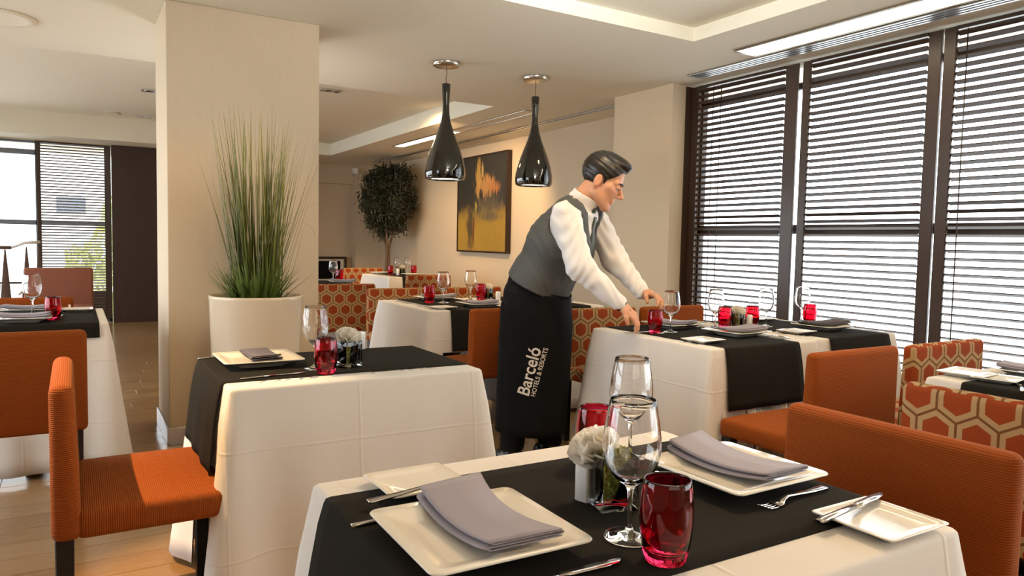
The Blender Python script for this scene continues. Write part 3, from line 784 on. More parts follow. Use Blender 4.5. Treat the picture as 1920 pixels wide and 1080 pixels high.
def fork():
    r = empty('fork', (0, 0, 0))
    def flat(pts, th):          # pts: (x, halfwidth, z)
        L = []
        for x_, w_, z in pts: L.append([(x_, -w_, z - th), (x_, w_, z - th), (x_, w_ * .9, z + th), (x_, -w_ * .9, z + th)])
        return rings(L)
    V, Fc = flat([(-.1, .008, .0025), (-.095, .0095, .0025), (-.05, .0065, .004), (0, .004, .008), (.025, .0035, .010), (.04, .006, .008), (.052, .0115, .004), (.062, .012, .003)], .0016)
    obj('handle', V, Fc, M_steel, r)
    V, Fc = flat([(.060, .0016, .003), (.075, .0014, .0022), (.09, .0012, .004), (.1, .0006, .007)], .0009); t0 = None
    for y_ in (-.0096, -.0032, .0032, .0096):
        if t0 is None: t0 = obj('tine', V, Fc, M_steel, r); o = t0
        else: o = t0.copy(); COL.objects.link(o)
        o.location = (0, y_, 0)
    return r
def knife():
    r = empty('knife', (0, 0, 0))
    def flat(pts):
        return rings([[(x_, a, z - t), (x_, b, z - t * .3), (x_, b, z + t * .3), (x_, a, z + t)] for x_, a, b, z, t in pts])
    V, Fc = flat([(-.11, -.006, .006, .003, .002), (-.10, -.0075, .0075, .003, .0028), (-.04, -.006, .006, .004, .003), (0, -.005, .005, .004, .0028)]); obj('handle', V, Fc, M_steel, r)
    V, Fc = flat([(-.001, -.0045, .0045, .004, .0022), (.02, -.007, .008, .004, .0014), (.07, -.007, .010, .004, .0012), (.095, -.004, .009, .004, .001), (.105, .004, .008, .004, .0006)]); obj('blade', V, Fc, M_steel, r)
    return r
GP, GB, GN, GW, GT = 'square dinner plates', 'small bread plates', 'folded napkins', 'wine glasses', 'red tumblers'
def plate(x, y, lbl, rz=0, z=ZT, s=.95): return place('dinner_plate', big_plate, (x, y, z), rz, lbl, 'plate', GP, scale=s)
def bread(x, y, lbl, rz=0, z=ZC, s=1): return place('bread_plate', bread_plate, (x, y, z), rz, lbl, 'bread plate', GB, scale=s)
def nap(x, y, lbl, rz=0, dark=False, s=1, z=ZT + .0165): return place('napkin', napkin_b(M_napdark if dark else M_napkin), (x, y, z), rz, lbl, 'napkin', GN, key='nap%d' % dark, scale=s)
def glass(x, y, lbl, z=ZT, s=1): return place('wine_glass', wine_glass, (x, y, z), 0, lbl, 'wine glass', GW, scale=s)
def tum(x, y, lbl, z=ZT, s=1): return place('red_tumbler', tumbler, (x, y, z), 0, lbl, 'tumbler', GT, scale=s)
def shk(x, y, lbl, z=ZT, mt=None, rz=.3, s=1): return place('shaker', shaker_b(mt or M_shaker), (x, y, z), rz, lbl, 'shaker', None, key='shk' + (mt or M_shaker).name, scale=s)
def vas(x, y, lbl, z=ZT, rz=.2, s=1): return place('glass_cube_vase', vase, (x, y, z), rz, lbl, 'vase', 'moss-filled glass cubes', scale=s)
def flo(x, y, z, lbl, rot=(.0, 0), s=1):
    o = place('white_flower', flower, (x, y, z), 0, lbl, 'flower', 'white cut flowers', scale=s); o.rotation_euler = (rot[0], rot[1], 0); return o
def frk(x, y, lbl, rz, z=ZT, pitch=0):
    o = place('fork', fork, (x, y, z), rz, lbl, 'fork', 'steel forks'); o.rotation_euler = (0, pitch, rz); return o
def knf(x, y, lbl, rz, z=ZT, pitch=0):
    o = place('knife', knife, (x, y, z), rz, lbl, 'knife', 'steel knives'); o.rotation_euler = (0, pitch, rz); return o

# foreground table
plate(.510, .935, 'large square plate at the front left of the foreground table', -.02)
plate(1.085, .965, 'large square plate at the right of the foreground table', 0.02)
nap(.535, .955, 'grey napkin folded on the front left plate of the foreground table', PI - .02)
nap(1.108, .985, 'grey napkin folded on the right plate of the foreground table', PI + .04)
bread(.530, 1.200, 'bread plate with a fork across it, rear left of the foreground table', .02, ZT)
bread(1.118, .685, 'bread plate with a knife across it, front right corner of the foreground table', 0)
frk(.512, 1.135, 'fork resting on the rear left bread plate of the foreground table', .02, ZT + .0145, -.02)
knf(1.115, .728, 'knife lying across the front right bread plate of the foreground table', .12, ZT + .0145, 0)
frk(1.10, .832, 'fork beside the right plate of the foreground table', PI + .12, ZT)
knf(.553, .778, 'knife lying in front of the front left plate of the foreground table', -.03, ZT)
knf(.475, 1.078, 'knife mostly under the front left plate of the foreground table', .0, ZT)
glass(.722, .838, 'wine glass standing nearest the camera on the foreground table')
glass(.985, 1.150, 'wine glass standing behind another on the foreground table', s=1.0)
tum(.716, .752, 'red tumbler at the front of the foreground table, largest in the photo')
tum(.905, 1.165, 'red tumbler behind the flower on the foreground table')
vas(.788, .962, 'glass cube of moss beside the near wine glass', rz=-.25, s=1.12)
shk(.762, 1.003, 'white shaker beside the moss cube on the foreground table', rz=.35, s=1.1)
flo(.778, .995, ZT + .082, 'white flower leaning from the moss cube on the foreground table', (-.2, -.45), 1.12)

# planter table
plate(.556, 2.655, 'large square plate on the table by the planter', .0, s=1.0)
nap(.565, 2.66, 'dark slate napkin on the plate by the planter', .0, True, .85)
knf(.555, 2.392, 'knife along the near runner edge on the planter table', .12, ZT)
frk(.485, 2.845, 'fork behind the plate on the planter table', 0, ZT)
glass(.708, 2.475, 'wine glass on the table by the planter')
tum(.715, 2.375, 'red tumbler on the table by the planter')
vas(.822, 2.472, 'glass cube of moss on the table by the planter', rz=.4, s=1.15)
flo(.822, 2.475, ZT + .093, 'white flower in the moss cube on the planter table', (.1, .1), 1.1)
shk(1.005, 2.855, 'white shaker at the rear of the planter table', ZC)
shk(.965, 2.860, 'black shaker beside the white one on the planter table', ZC, M_blackcer)

# long table by the shutters
tum(2.528, 2.785, 'red tumbler held by the waiter on the long table')
glass(2.640, 2.790, 'wine glass right of the tumbler the waiter holds')
plate(2.80, 2.945, 'large square plate by the waiter hands on the long table', .0)
nap(2.80, 2.945, 'grey napkin on the plate by the waiter hands', .3)
bread(3.03, 3.035, 'bread plate between the far plate and the glasses on the long table', 0, ZT, .9)
frk(2.475, 2.80, 'fork under the waiter right hand', -.6, ZT)
plate(2.875, 2.565, 'large square plate at the near edge of the waiter half of the long table', .06)
nap(2.89, 2.57, 'grey napkin on the near plate at the waiter half of the long table', 1.4)
bread(2.515, 2.44, 'bread plate at the near left corner of the long table', .05, ZT)
knf(3.02, 2.46, 'knife right of the near plate on the long table', 1.5, ZT)
glass(2.995, 2.822, 'wine glass before the narrow shutter on the long table', ZC)
tum(3.068, 2.822, 'red tumbler left of the small flower on the long table', ZC)
vas(3.145, 2.800, 'glass cube of moss on the long table', ZC)
flo(3.145, 2.800, ZC + .083, 'white flower in the moss cube on the long table', (.05, .1))
shk(3.207, 2.771, 'white shaker between flower and tumbler on the long table', ZT)
tum(3.262, 2.800, 'red tumbler right of the white shaker on the long table')
glass(3.345, 2.775, 'wine glass before the shutter gap on the long table')
plate(3.565, 2.565, 'large square plate at the near edge of the shutter half of the long table', .05)
nap(3.60, 2.60, 'dark slate napkin on the plate at the shutter half of the long table', 1.2, True, 1.0)
bread(3.255, 2.50, 'bread plate between the two near plates of the long table', .05, ZT)
knf(3.755, 2.43, 'knife right of the shutter-side plate on the long table', 1.5, ZC)
tum(3.72, 2.77, 'red tumbler seen alone against the middle shutter', ZC)
glass(3.765, 2.86, 'wine glass behind the lone tumbler against the middle shutter', ZC)
bread(3.60, 3.03, 'bread plate at the far side of the shutter half of the long table', 0, ZT)

# right edge table
bread(2.765, 1.385, 'bread plate at the far left corner of the right-edge table', .1, ZC, 1.1)
bread(2.745, 1.275, 'bread plate on the runner of the right-edge table', .15, ZT, .95)
plate(2.98, 1.235, 'large square plate on the right-edge table', 0)
nap(2.96, 1.24, 'grey napkin rolled on the plate of the right-edge table', .2)
knf(2.70, 1.19, 'knife on the runner of the right-edge table', .5, ZT)
frk(2.84, 1.33, 'fork by the bread plates of the right-edge table', .3, ZT)

# left edge table
plate(-.22, 4.40, 'large square plate on the near side of the left table', 0)
nap(-.22, 4.40, 'grey napkin on the near plate of the left table', 1.3)
plate(-.22, 4.88, 'large square plate on the far side of the left table', 0)
nap(-.22, 4.88, 'grey napkin on the far plate of the left table', 1.3)
glass(-.190, 4.690, 'wine glass left of the red tumbler on the left table', s=1.05)
glass(-.375, 4.70, 'wine glass cut by the left photo edge', s=1.05)
tum(-.090, 4.43, 'red tumbler on the left table')
bread(.02, 4.915, 'bread plate at the far corner of the left table', 0, ZC, 1.0)
shk(-.02, 4.92, 'tiny white shaker on the bread plate of the left table', ZC + .0118, s=.35)
frk(-.115, 4.60, 'fork behind the tumbler on the left table', 1.4, ZT)
knf(-.06, 4.56, 'knife behind the tumbler on the left table', 1.5, ZT)

# middle tables
tum(2.185, 4.775, 'red tumbler at the left of the middle table', s=1.05)
glass(2.285, 4.755, 'wine glass left of centre on the middle table', s=1.05)
glass(2.60, 4.93, 'wine glass right of centre on the middle table', ZC, s=1.05)
tum(2.685, 4.92, 'red tumbler by the small flower on the middle table', ZC, 1.05)
vas(2.755, 4.94, 'glass cube of moss on the middle table')
flo(2.755, 4.94, ZT + .083, 'white flower in the moss cube on the middle table', (0, 0))
shk(2.71, 4.70, 'white shaker on the middle table by the waiter', ZC, s=1.1)
plate(2.33, 5.00, 'large square plate at the far side of the middle table')
nap(2.36, 5.00, 'grey napkin on the far plate of the middle table', 1.2)
plate(2.40, 4.42, 'large square plate at the near side of the middle table')
nap(2.40, 4.42, 'grey napkin on the near plate of the middle table', 1.5, s=.9)
bread(2.09, 4.36, 'bread plate at the near left of the middle table', .1, ZC)
bread(2.62, 4.62, 'bread plate beside the white shaker on the middle table', .1, ZC)
plate(3.02, 4.44, 'large square plate behind the waiter apron on the middle table')
nap(3.02, 4.44, 'grey napkin on the plate behind the waiter apron', 1.2)

# table behind the column
glass(2.30, 7.40, 'wine glass just right of the column on the half-hidden table', s=1.05)
tum(2.36, 7.38, 'red tumbler just right of the column on the half-hidden table', ZC, 1.1)
plate(2.32, 7.18, 'large square plate on the table half hidden by the column', s=.9)
nap(2.33, 7.16, 'grey napkin on the plate of the table half hidden by the column', 1.0)

# farthest table
tum(3.47, 8.78, 'red tumbler left of the flower on the farthest table')
glass(3.58, 8.83, 'wine glass left of the flower on the farthest table')
glass(3.74, 8.86, 'wine glass right of the flower on the farthest table')
vas(3.655, 8.84, 'glass cube of moss on the farthest table')
flo(3.655, 8.84, ZT + .083, 'white flower in the moss cube on the farthest table')
shk(3.52, 8.65, 'white shaker on the farthest table', s=1.1)
tum(3.82, 8.84, 'red tumbler right of the flower on the farthest table', ZC)
plate(3.66, 8.48, 'large square plate at the near side of the farthest table')
plate(3.42, 8.98, 'large square plate at the far side of the farthest table')

# ------------------------------------------------------------------ planter with grass
root = empty('planter', (.872, 4.20, 0)); tag(root, 'tall cream round planter in front of the column', 'planter')
v, f = lathe([(.002, 0), (.205, 0), (.213, .005), (.228, .35), (.246, .86), (.249, .872), (.246, .879), (.238, .879), (.233, .872), (.228, .80), (.002, .79)], 64); obj('pot', v, f, M_pot, root)
v, f = lathe([(.002, .835), (.10, .832), (.231, .825), (.2, .8)], 32); obj('soil', v, f, M_soil, root)
gr = empty('potted_grass', (.872, 4.20, .83)); tag(gr, 'tall upright green grass growing from the cream planter', 'plant')
def blades(specs, name, parent):
    V, Fc, T = [], [], []
    for (p, az, lean, ln, wd, curl, tint) in specs:
        n = 9; d = Vector((math.cos(az), math.sin(az), 0)); side = Vector((-d.y, d.x, 0)); o = len(V); pos = Vector(p); ang = lean
        for i in range(n + 1):
            t = i / n; w_ = wd * (1 - t) ** .65 * (.55 + .45 * min(1, t * 6)) + .0004
            V += [pos - side * w_, pos + d * w_ * .5, pos + side * w_]; T += [tint(t)] * 3
            ang = lean + curl * t ** 1.6; pos = pos + (Vector((0, 0, 1)) * math.cos(ang) + d * math.sin(ang)) * (ln / n)
        for i in range(n):
            a_ = o + i * 3; Fc += [(a_, a_ + 1, a_ + 4, a_ + 3), (a_ + 1, a_ + 2, a_ + 5, a_ + 4)]
    ob = obj(name, V, Fc, M_grass, parent); ca = ob.data.color_attributes.new('tint', 'FLOAT_COLOR', 'POINT')
    for i, c in enumerate(T): ca.data[i].color = (*c, 1)
    return ob
def tint_fn():
    k = rnd.random(); dk = rnd.uniform(.6, 1.2)
    def f_(t): return tuple(dk * (a + (b - a) * t ** 1.3) for a, b in zip((.045, .078, .007), ((.30, .27, .03) if k < .6 else (.16, .19, .02))))
    return f_
# the viewer's left/right is along (.857,-.515)
R2 = math.atan2(-.515, .857)
def tuft(cx, n, lean, spread, lo, hi, wd, curl=.12):
    sp = []
    for i in range(n):
        p = (cx * math.cos(R2) + rnd.gauss(0, .028), cx * math.sin(R2) + rnd.gauss(0, .028), rnd.uniform(-.01, .02))
        l_ = rnd.gauss(lean, spread); az = (R2 if l_ > 0 else R2 + PI) + rnd.gauss(0, .7)
        sp.append((p, az, abs(l_), rnd.uniform(lo, hi), rnd.uniform(.6, 1) * wd, rnd.uniform(-.02, curl), tint_fn()))
    return sp
b1 = blades(tuft(-.05, 105, -.125, .06, .50, 1.12, .0050), 'left_blades', gr); b1['kind'] = 'stuff'
b2 = blades(tuft(.045, 105, .055, .055, .45, 1.10, .0050), 'right_blades', gr); b2['kind'] = 'stuff'
b2 = blades(tuft(.08, 40, .22, .08, .5, .98, .0042), 'leaning_blades', gr); b2['kind'] = 'stuff'
sp = []
for i in range(240):
    az = rnd.uniform(0, 2 * PI); rr = rnd.uniform(.02, .12)
    sp.append(((rr * math.cos(az), rr * math.sin(az), -.005), az, rnd.uniform(.05, .95), rnd.uniform(.17, .28), .0062, rnd.uniform(0, .1), (lambda t: (.045 + .10 * t, .085 + .12 * t, .012 + .02 * t))))
b3 = blades(sp, 'short_blades', gr); b3['kind'] = 'stuff'
blades([((.06, -.03, .3), R2 + .1, .55, .55, .002, 1.3, lambda t: (.13, .11, .03))], 'bent_blade', gr)
blades([((.07, -.04, .28), R2 - .3, .35, .42, .003, 2.9, lambda t: (.12, .11, .03))], 'bent_blade', gr)

# ------------------------------------------------------------------ indoor tree
tr_ = empty('indoor_tree', (4.28, 10.95, 0)); tag(tr_, 'dark-leaved indoor tree in the far corner beside the painting', 'tree')
v, f = lathe([(.002, 0), (.18, 0), (.19, .01), (.21, .38), (.2, .4), (.18, .4), (.17, .34), (.002, .33)], 32); obj('pot', v, f, M_blackcer, tr_)
parts = []
for k in range(3):
    a_ = 2 * PI * k / 3
    parts.append(tube([(.03 * math.cos(a_), .03 * math.sin(a_), .3), (.028 * math.cos(a_ + 1), .028 * math.sin(a_ + 1), .7), (.02 * math.cos(a_ + 2), .02 * math.sin(a_ + 2), 1.05), (.09 * math.cos(a_ + 2), .09 * math.sin(a_ + 2), 1.35), (.2 * math.cos(a_ + 2), .2 * math.sin(a_ + 2), 1.7)], [.026, .024, .022, .014, .006], 8))
for k in range(14):
    a_ = rnd.uniform(0, 6.28); z = rnd.uniform(1.1, 1.4)
    parts.append(tube([(.03 * math.cos(a_), .03 * math.sin(a_), z), (.15 * math.cos(a_), .15 * math.sin(a_), z + .2), (.35 * math.cos(a_ + .3), .35 * math.sin(a_ + .3), z + rnd.uniform(.15, .6))], [.01, .006, .002], 5))
obj('trunk', *join(*parts), M_trunk, tr_)
V, Fc = [], []
cl = []
for k in range(90):
    while True:
        q = Vector((rnd.uniform(-1, 1), rnd.uniform(-1, 1), rnd.uniform(-1, 1)))
        if .25 < q.length < 1: break
    c = Vector((q.x * .41, q.y * .40, 1.83 + q.z * .57)); 
    if q.z < -.4: c.x *= .8; c.y *= .8
    cl.append(c)
for i in range(12500):
    c0 = cl[rnd.randrange(len(cl))]; c = c0 + Vector((rnd.gauss(0, .062), rnd.gauss(0, .062), rnd.gauss(0, .062)))
    if c.x > .42 or c.z > 2.42 or c.x < -.5: continue
    s = rnd.uniform(.030, .050); e = Euler((rnd.gauss(0, .8), rnd.gauss(0, .8), rnd.uniform(0, 6.28))).to_matrix(); o = len(V)
    V += [c + e @ Vector(q) * s for q in ((-1, 0, 0), (-.1, -.24, .06), (1, 0, -.12), (-.1, .24, .06))]; Fc.append((o, o + 1, o + 2, o + 3))
fo = obj('foliage', V, Fc, M_leaf, tr_, smooth=False); fo['kind'] = 'stuff'

# wooden coat-stand like frame at the far left
rk = empty('wooden_stand', (-.47, 9.2, 0)); tag(rk, 'brown wooden stand with three tapered posts by the far left window', 'stand')
for x_, t_ in ((-.13, 1.03), (.055, 1.05), (.165, 1.05)):
    v, f = rings([rsq(a_, a_ * .6, .004, z, 2) for a_, z in ((.06, 0), (.055, .3), (.045, .52), (.028, .75), (.014, t_ - .1), (.005, t_))]); obj('post', [(p[0] + x_, p[1], p[2]) for p in v], f, M_rack, rk)
boxobj('top_bar', (-.42, -.02, 1.02), (-.075, .02, 1.055), M_rack, rk, .008, 2)
v, f = tube([(-.09, 0, 1.035), (.04, .0, 1.09), (.18, .0, 1.10)], .016, 8); obj('pale_arm', v, f, M_rackpale, rk)
v, f = tube([(-.02, -.05, .55), (.06, -.05, .64), (.12, -.05, .70)], .016, 8); obj('pale_arm', v, f, M_rackpale, rk)
boxobj('cross_rail', (-.42, -.012, .66), (.17, .012, .68), M_rack, rk, .003, 1)

# ------------------------------------------------------------------ waiter: bodies and clothes from distance fields
A_ = lambda *p: np.array(p, dtype=np.float64)
def cap(q, a, b, ra, rb, sv=1.0):
    # round cone between a and b; sv squeezes the v (sideways) axis
    S = A_(1, sv, 1); p = (q - a) * S; d = (A_(*b) - A_(*a)) * S
    h = np.clip((p @ d) / max(d @ d, 1e-9), 0, 1)
    return np.linalg.norm(p - h[:, None] * d, axis=1) - (ra + (rb - ra) * h)
def ell(q, c, ax, r):
    p = (q - c) @ np.array(ax).T; r = A_(*r)
    k0 = np.linalg.norm(p / r, axis=1); k1 = np.linalg.norm(p / r ** 2, axis=1)
    return k0 * (k0 - 1) / np.maximum(k1, 1e-9)
def smin(a, b, k):
    h = np.clip(.5 + .5 * (b - a) / k, 0, 1); return b + (a - b) * h - k * h * (1 - h)
def smax(a, b, k): return -smin(-a, -b, k)
def sdf_mesh(f, lo, hi, h, K=8):
    lo = A_(*lo); nb = np.ceil((A_(*hi) - lo) / (h * K)).astype(int); N = nb * K
    cc = np.stack(np.meshgrid(*[np.arange(n) for n in nb], indexing='ij'), -1).reshape(-1, 3)
    dc = f(lo + (cc * K + (K - 1) / 2) * h)
    D = np.repeat(np.repeat(np.repeat(dc.reshape(nb), K, 0), K, 1), K, 2).astype(np.float64)
    act = cc[np.abs(dc) < h * K * 1.5]
    off = np.stack(np.meshgrid(*[np.arange(K)] * 3, indexing='ij'), -1).reshape(-1, 3)
    idx = (act[:, None, :] * K + off[None]).reshape(-1, 3)
    D[idx[:, 0], idx[:, 1], idx[:, 2]] = f(lo + idx * h)
    S = D < 0
    cor = [(i, j, k) for i in (0, 1) for j in (0, 1) for k in (0, 1)]
    sl = lambda c: tuple(slice(c[a], N[a] - 1 + c[a]) for a in range(3))
    cnt = sum(S[sl(c)].astype(np.int8) for c in cor); mixed = (cnt > 0) & (cnt < 8)
    ci = np.argwhere(mixed); vid = -np.ones(mixed.shape, dtype=np.int64); vid[mixed] = np.arange(len(ci))
    val = np.stack([D[ci[:, 0] + c[0], ci[:, 1] + c[1], ci[:, 2] + c[2]] for c in cor], 1)
    acc = np.zeros((len(ci), 3)); n = np.zeros(len(ci))
    for a in range(8):
        for b in range(a + 1, 8):
            ca, cb = A_(*cor[a]), A_(*cor[b])
            if np.abs(ca - cb).sum() != 1: continue
            va, vb = val[:, a], val[:, b]; mk = (va < 0) != (vb < 0)
            t = np.where(mk, va / np.where(mk, va - vb, 1), 0)
            acc += np.where(mk[:, None], ca + t[:, None] * (cb - ca), 0); n += mk
    V = lo + (ci + acc / n[:, None]) * h
    F_ = []
    for a in range(3):
        b, c = (a + 1) % 3, (a + 2) % 3
        s0 = [slice(0, N[i] - 1) for i in range(3)]; s1 = list(s0); s1[a] = slice(1, N[a])
        A0, A1 = S[tuple(s0)], S[tuple(s1)]
        e = np.argwhere(A0 != A1); e = e[(e[:, b] > 0) & (e[:, c] > 0)]
        inside = A0[e[:, 0], e[:, 1], e[:, 2]]
        eb = np.zeros(3, int); eb[b] = 1; ec = np.zeros(3, int); ec[c] = 1
        g = lambda q: vid[q[:, 0], q[:, 1], q[:, 2]]
        qd = np.stack([g(e - eb - ec), g(e - ec), g(e), g(e - eb)], 1)
        qd = np.where(inside[:, None], qd, qd[:, ::-1]); F_.append(qd[(qd >= 0).all(1)])
    return V, np.concatenate(F_)
def sdfobj(name, f, lo, hi, h, m, parent):
    V, Fc = sdf_mesh(f, lo, hi, h)
    return obj(name, V.tolist(), Fc.tolist(), m, parent)

wt = empty('person', (2.13, 3.33, 0), math.atan2(-.8, .6))
tag(wt, 'waiter in grey waistcoat and black apron leaning over the long table', 'person')
# local axes: x forward, y to his left, z up
tl = math.radians(26); hy = math.radians(9)
hf = A_(math.cos(tl) * math.cos(hy), math.cos(tl) * math.sin(hy), -math.sin(tl)); hl = A_(-math.sin(hy), math.cos(hy), 0); ht = np.cross(hf, hl)
HS = 1.08; HC = A_(.378, .0, 1.522); HAX = [hf, hl, ht]
def hp(f_, l_, t_): return HC + HS * (f_ * hf + l_ * hl + t_ * ht)
def head(q):
    e = lambda c, r: ell(q, hp(*c), HAX, [x * HS for x in r])
    c = lambda a, b, ra, rb: cap(q, hp(*a), hp(*b), ra * HS, rb * HS)
    d = e((-.012, 0, .042), (.098, .076, .090))
    d = smin(d, e((.034, 0, -.026), (.060, .060, .082)), .03)
    for s in (-1, 1):
        d = smin(d, c((.0, s * .050, -.058), (.066, s * .018, -.103), .020, .018), .03)
        d = smin(d, c((.060, s * .040, -.020), (.045, s * .054, -.012), .016, .016), .02)
        d = smin(d, c((.083, s * .014, .022), (.070, s * .046, .020), .010, .009), .014)
    d = smin(d, e((.068, 0, -.106), (.020, .022, .017)), .02)
    for s in (-1, 1): d = smax(d, -e((.098, s * .033, .001), (.020, .018, .013)), .012)
    d = smin(d, c((.084, 0, .016), (.116, 0, -.030), .0085, .0115), .010)
    for s in (-1, 1): d = smin(d, e((.101, s * .011, -.036), (.012, .008, .008)), .006)
    d = smin(d, c((.088, -.017, -.064), (.088, .017, -.064), .0060, .0060), .009)
    d = smin(d, c((.085, -.015, -.0745), (.085, .015, -.0745), .0068, .0068), .007)
    for s in (-1, 1): d = np.minimum(d, np.maximum(e((.0805, s * .033, .0015), (.0150, .0155, .0140)), hp(0, 0, -.0015)[2] * 0 + ((HC - q) @ ht) / HS - .001))
    for s in (-1, 1):
        ear = e((-.012, s * .079, -.006), (.019, .008, .033)); ear = smax(ear, -e((-.006, s * .088, -.003), (.010, .006, .018)), .006)
        d = smin(d, ear, .008)
    return d
SHR, ELR, WRR = A_(.242, -.185, 1.340), A_(.336, -.225, 1.085), A_(.525, -.175, .910)
SHL, ELL, WRL = A_(.285, .185, 1.340), A_(.405, .185, 1.121), A_(.583, .075, .955)
def torso(q):
    d = cap(q, (.02, 0, .93), (.055, 0, 1.0), .150, .138, .80)
    d = smin(d, cap(q, (.055, 0, 1.0), (.165, 0, 1.20), .136, .148, .80), .06)
    d = smin(d, cap(q, (.165, 0, 1.20), (.225, 0, 1.33), .146, .105, .78), .06)
    d = smin(d, cap(q, (.245, -.145, 1.352), (.272, .145, 1.352), .058, .058), .05)
    return d
def neck(q): return cap(q, (.245, 0, 1.385), hp(-.025, 0, -.04), .066, .060)
# hands: chains of joints in local space
def hand(wr, d, nrm, curl, spread, thumb):
    d = d / np.linalg.norm(d); nrm = nrm - d * (nrm @ d); nrm /= np.linalg.norm(nrm); s = np.cross(nrm, d)    # s: towards the thumb
    segs = [(wr - d * .03, wr + d * .035, .027, .026)]
    for i, (o, L) in enumerate(((.028, .074), (.0095, .082), (-.009, .077), (-.026, .060))):
        base = wr + d * (.088 - .004 * abs(i - 1)) + s * o
        segs.append((wr + d * .02 + s * o * .6, base, .0155, .0118))
        p = base; an = curl[i][0]; 
        for k, fr_ in enumerate((.46, .30, .24)):
            dr = d * math.cos(an) + nrm * math.sin(an) + s * (spread * (1.5 - i)); dr /= np.linalg.norm(dr)
            e = p + dr * L * fr_; segs.append((p, e, .0098 - .0012 * k, .0092 - .0014 * k)); p = e; an += curl[i][1]
    b = wr + d * .028 + s * .026; segs.append((wr + d * .012 + s * .012, b, .016, .014)); p = b
    for (ad, as_, an_), L in zip(thumb, (.036, .030)):
        dr = d * ad + s * as_ + nrm * an_; dr /= np.linalg.norm(dr); e = p + dr * L; segs.append((p, e, .0115, .0095)); p = e
    return segs
HR = hand(WRR + A_(.012, .004, -.012), A_(.105, .02, -.085), A_(-.45, .25, -.85), [(.35, .50), (.40, .55), (.50, .60), (.60, .60)], .10, [(.8, .55, .35), (.8, .1, .6)])
HLh = hand(WRL + A_(.012, -.005, -.006), A_(.085, -.035, -.012), A_(.30, -.35, -.88), [(.55, .45), (.55, .50), (.55, .55), (.6, .55)], .12, [(.7, .6, .6), (.6, .0, .9)])
def hands(q):
    d = None
    for H_ in (HR, HLh):
        for a, b, ra, rb in H_:
            c = cap(q, a, b, ra, rb); d = c if d is None else smin(d, c, .006)
    return d
def arms(q, g=0.0):
    d = smin(cap(q, SHR, ELR, .050 + g, .042 + g), cap(q, ELR, WRR, .041 + g, .028 + g), .02)
    return smin(d, smin(cap(q, SHL, ELL, .050 + g, .042 + g), cap(q, ELL, WRL, .041 + g, .028 + g), .02), .004)
def legs(q, g=0.0):
    d = None
    for s, fx in ((-1, -.06), (1, .09)):
        l_ = smin(cap(q, (.0, s * .09, .92), ((fx + .02) * .5, s * .10, .50), .10 + g, .066 + g), cap(q, ((fx + .02) * .5, s * .10, .50), (fx, s * .10, .09), .062 + g, .045 + g), .02)
        d = l_ if d is None else smin(d, l_, .02)
    return d
def body(q):
    d = smin(torso(q) + .012, neck(q), .03); d = smin(d, head(q), .018)
    d = smin(d, arms(q), .03); d = smin(d, hands(q), .008); return smin(d, legs(q), .04)
bd = sdfobj('body', body, (-.25, -.34, .05), (.80, .32, 1.72), .0042, M_skin, wt)

def wrinkle(q, s=1.0):
    return .0028 * s * (np.sin(q[:, 2] * 75 + 9 * np.sin(q[:, 0] * 16 + q[:, 1] * 9)) + .6 * np.sin(q[:, 0] * 90 + q[:, 2] * 35 + q[:, 1] * 60))
def plane(q, p, n): n = A_(*n); return (q - A_(*p)) @ (n / np.linalg.norm(n))
nax = hp(-.025, 0, -.04) - A_(.245, 0, 1.385); nax /= np.linalg.norm(nax)
def shirt(q):
    d = smin(torso(q) - .004, smin(smin(cap(q, SHR, ELR, .074, .066), cap(q, ELR, WRR, .066, .042), .03), smin(cap(q, SHL, ELL, .074, .066), cap(q, ELL, WRL, .066, .042), .03), .004), .035) + wrinkle(q)
    d = np.maximum(d, plane(q, (.252, 0, 1.425), nax)); return np.maximum(d, -plane(q, (.06, 0, .93), (.1, 0, 1)))
sdfobj('shirt', shirt, (-.25, -.34, .80), (.66, .32, 1.47), .006, M_shirt, wt)
for wr_, el_ in ((WRR, ELR), (WRL, ELL)):
    dr = (wr_ - el_) / np.linalg.norm(wr_ - el_)
    v, f = tube([tuple(wr_ - dr * .045), tuple(wr_ - dr * .04), tuple(wr_ + dr * .008), tuple(wr_ + dr * .012)], [.038, .0415, .0395, .034], 24); obj('cuff', v, f, M_shirt, wt)
def collar(q):
    n_ = neck(q); t = plane(q, (.262, 0, 1.440), nax)
    fl = .010 + .006 * np.clip(-t / .03, 0, 1)
    d = np.maximum(np.abs(n_ - fl) - .0035, np.abs(t) - .030 - .012 * np.clip((q[:, 0] - .27) / .06, -1, 1))
    return d
sdfobj('collar', collar, (.12, -.12, 1.34), (.42, .12, 1.53), .0032, M_shirt, wt)
ta = A_(.31, 0, 1.36) - A_(.255, 0, 1.03); ta /= np.linalg.norm(ta)      # up along the chest
tn = np.cross(A_(0, -1, 0), ta); tn = tn if tn[0] > 0 else -tn            # out of the chest
def vest(q):
    d = torso(q) - .019 + wrinkle(q, .45)
    for sh, s in ((SHR, -1), (SHL, 1)):
        d = smax(d, -cap(q, sh + A_(0, s * .012, -.035), sh + A_(.02, s * .25, -.05), .088, .16), .012)
    front = (q - A_(.19, 0, 1.22)) @ tn; along = (q - A_(.19, 0, 1.155)) @ ta
    vee = np.maximum(np.abs(q[:, 1]) - .012 - .42 * np.clip(along, -.2, .4), np.maximum(-front + .02, -along))
    d = np.maximum(d, -vee); d = np.maximum(d, -(neck(q) - .022))
    hem = plane(q, (.06, 0, .955), (.43, 0, .90)); pts = .035 * np.clip(1 - np.abs(np.abs(q[:, 1]) - .05) / .05, 0, 1) * (q[:, 0] > .1)
    return np.maximum(d, -(hem + pts))
sdfobj('waistcoat', vest, (-.25, -.30, .82), (.50, .30, 1.50), .0055, M_vest, wt)
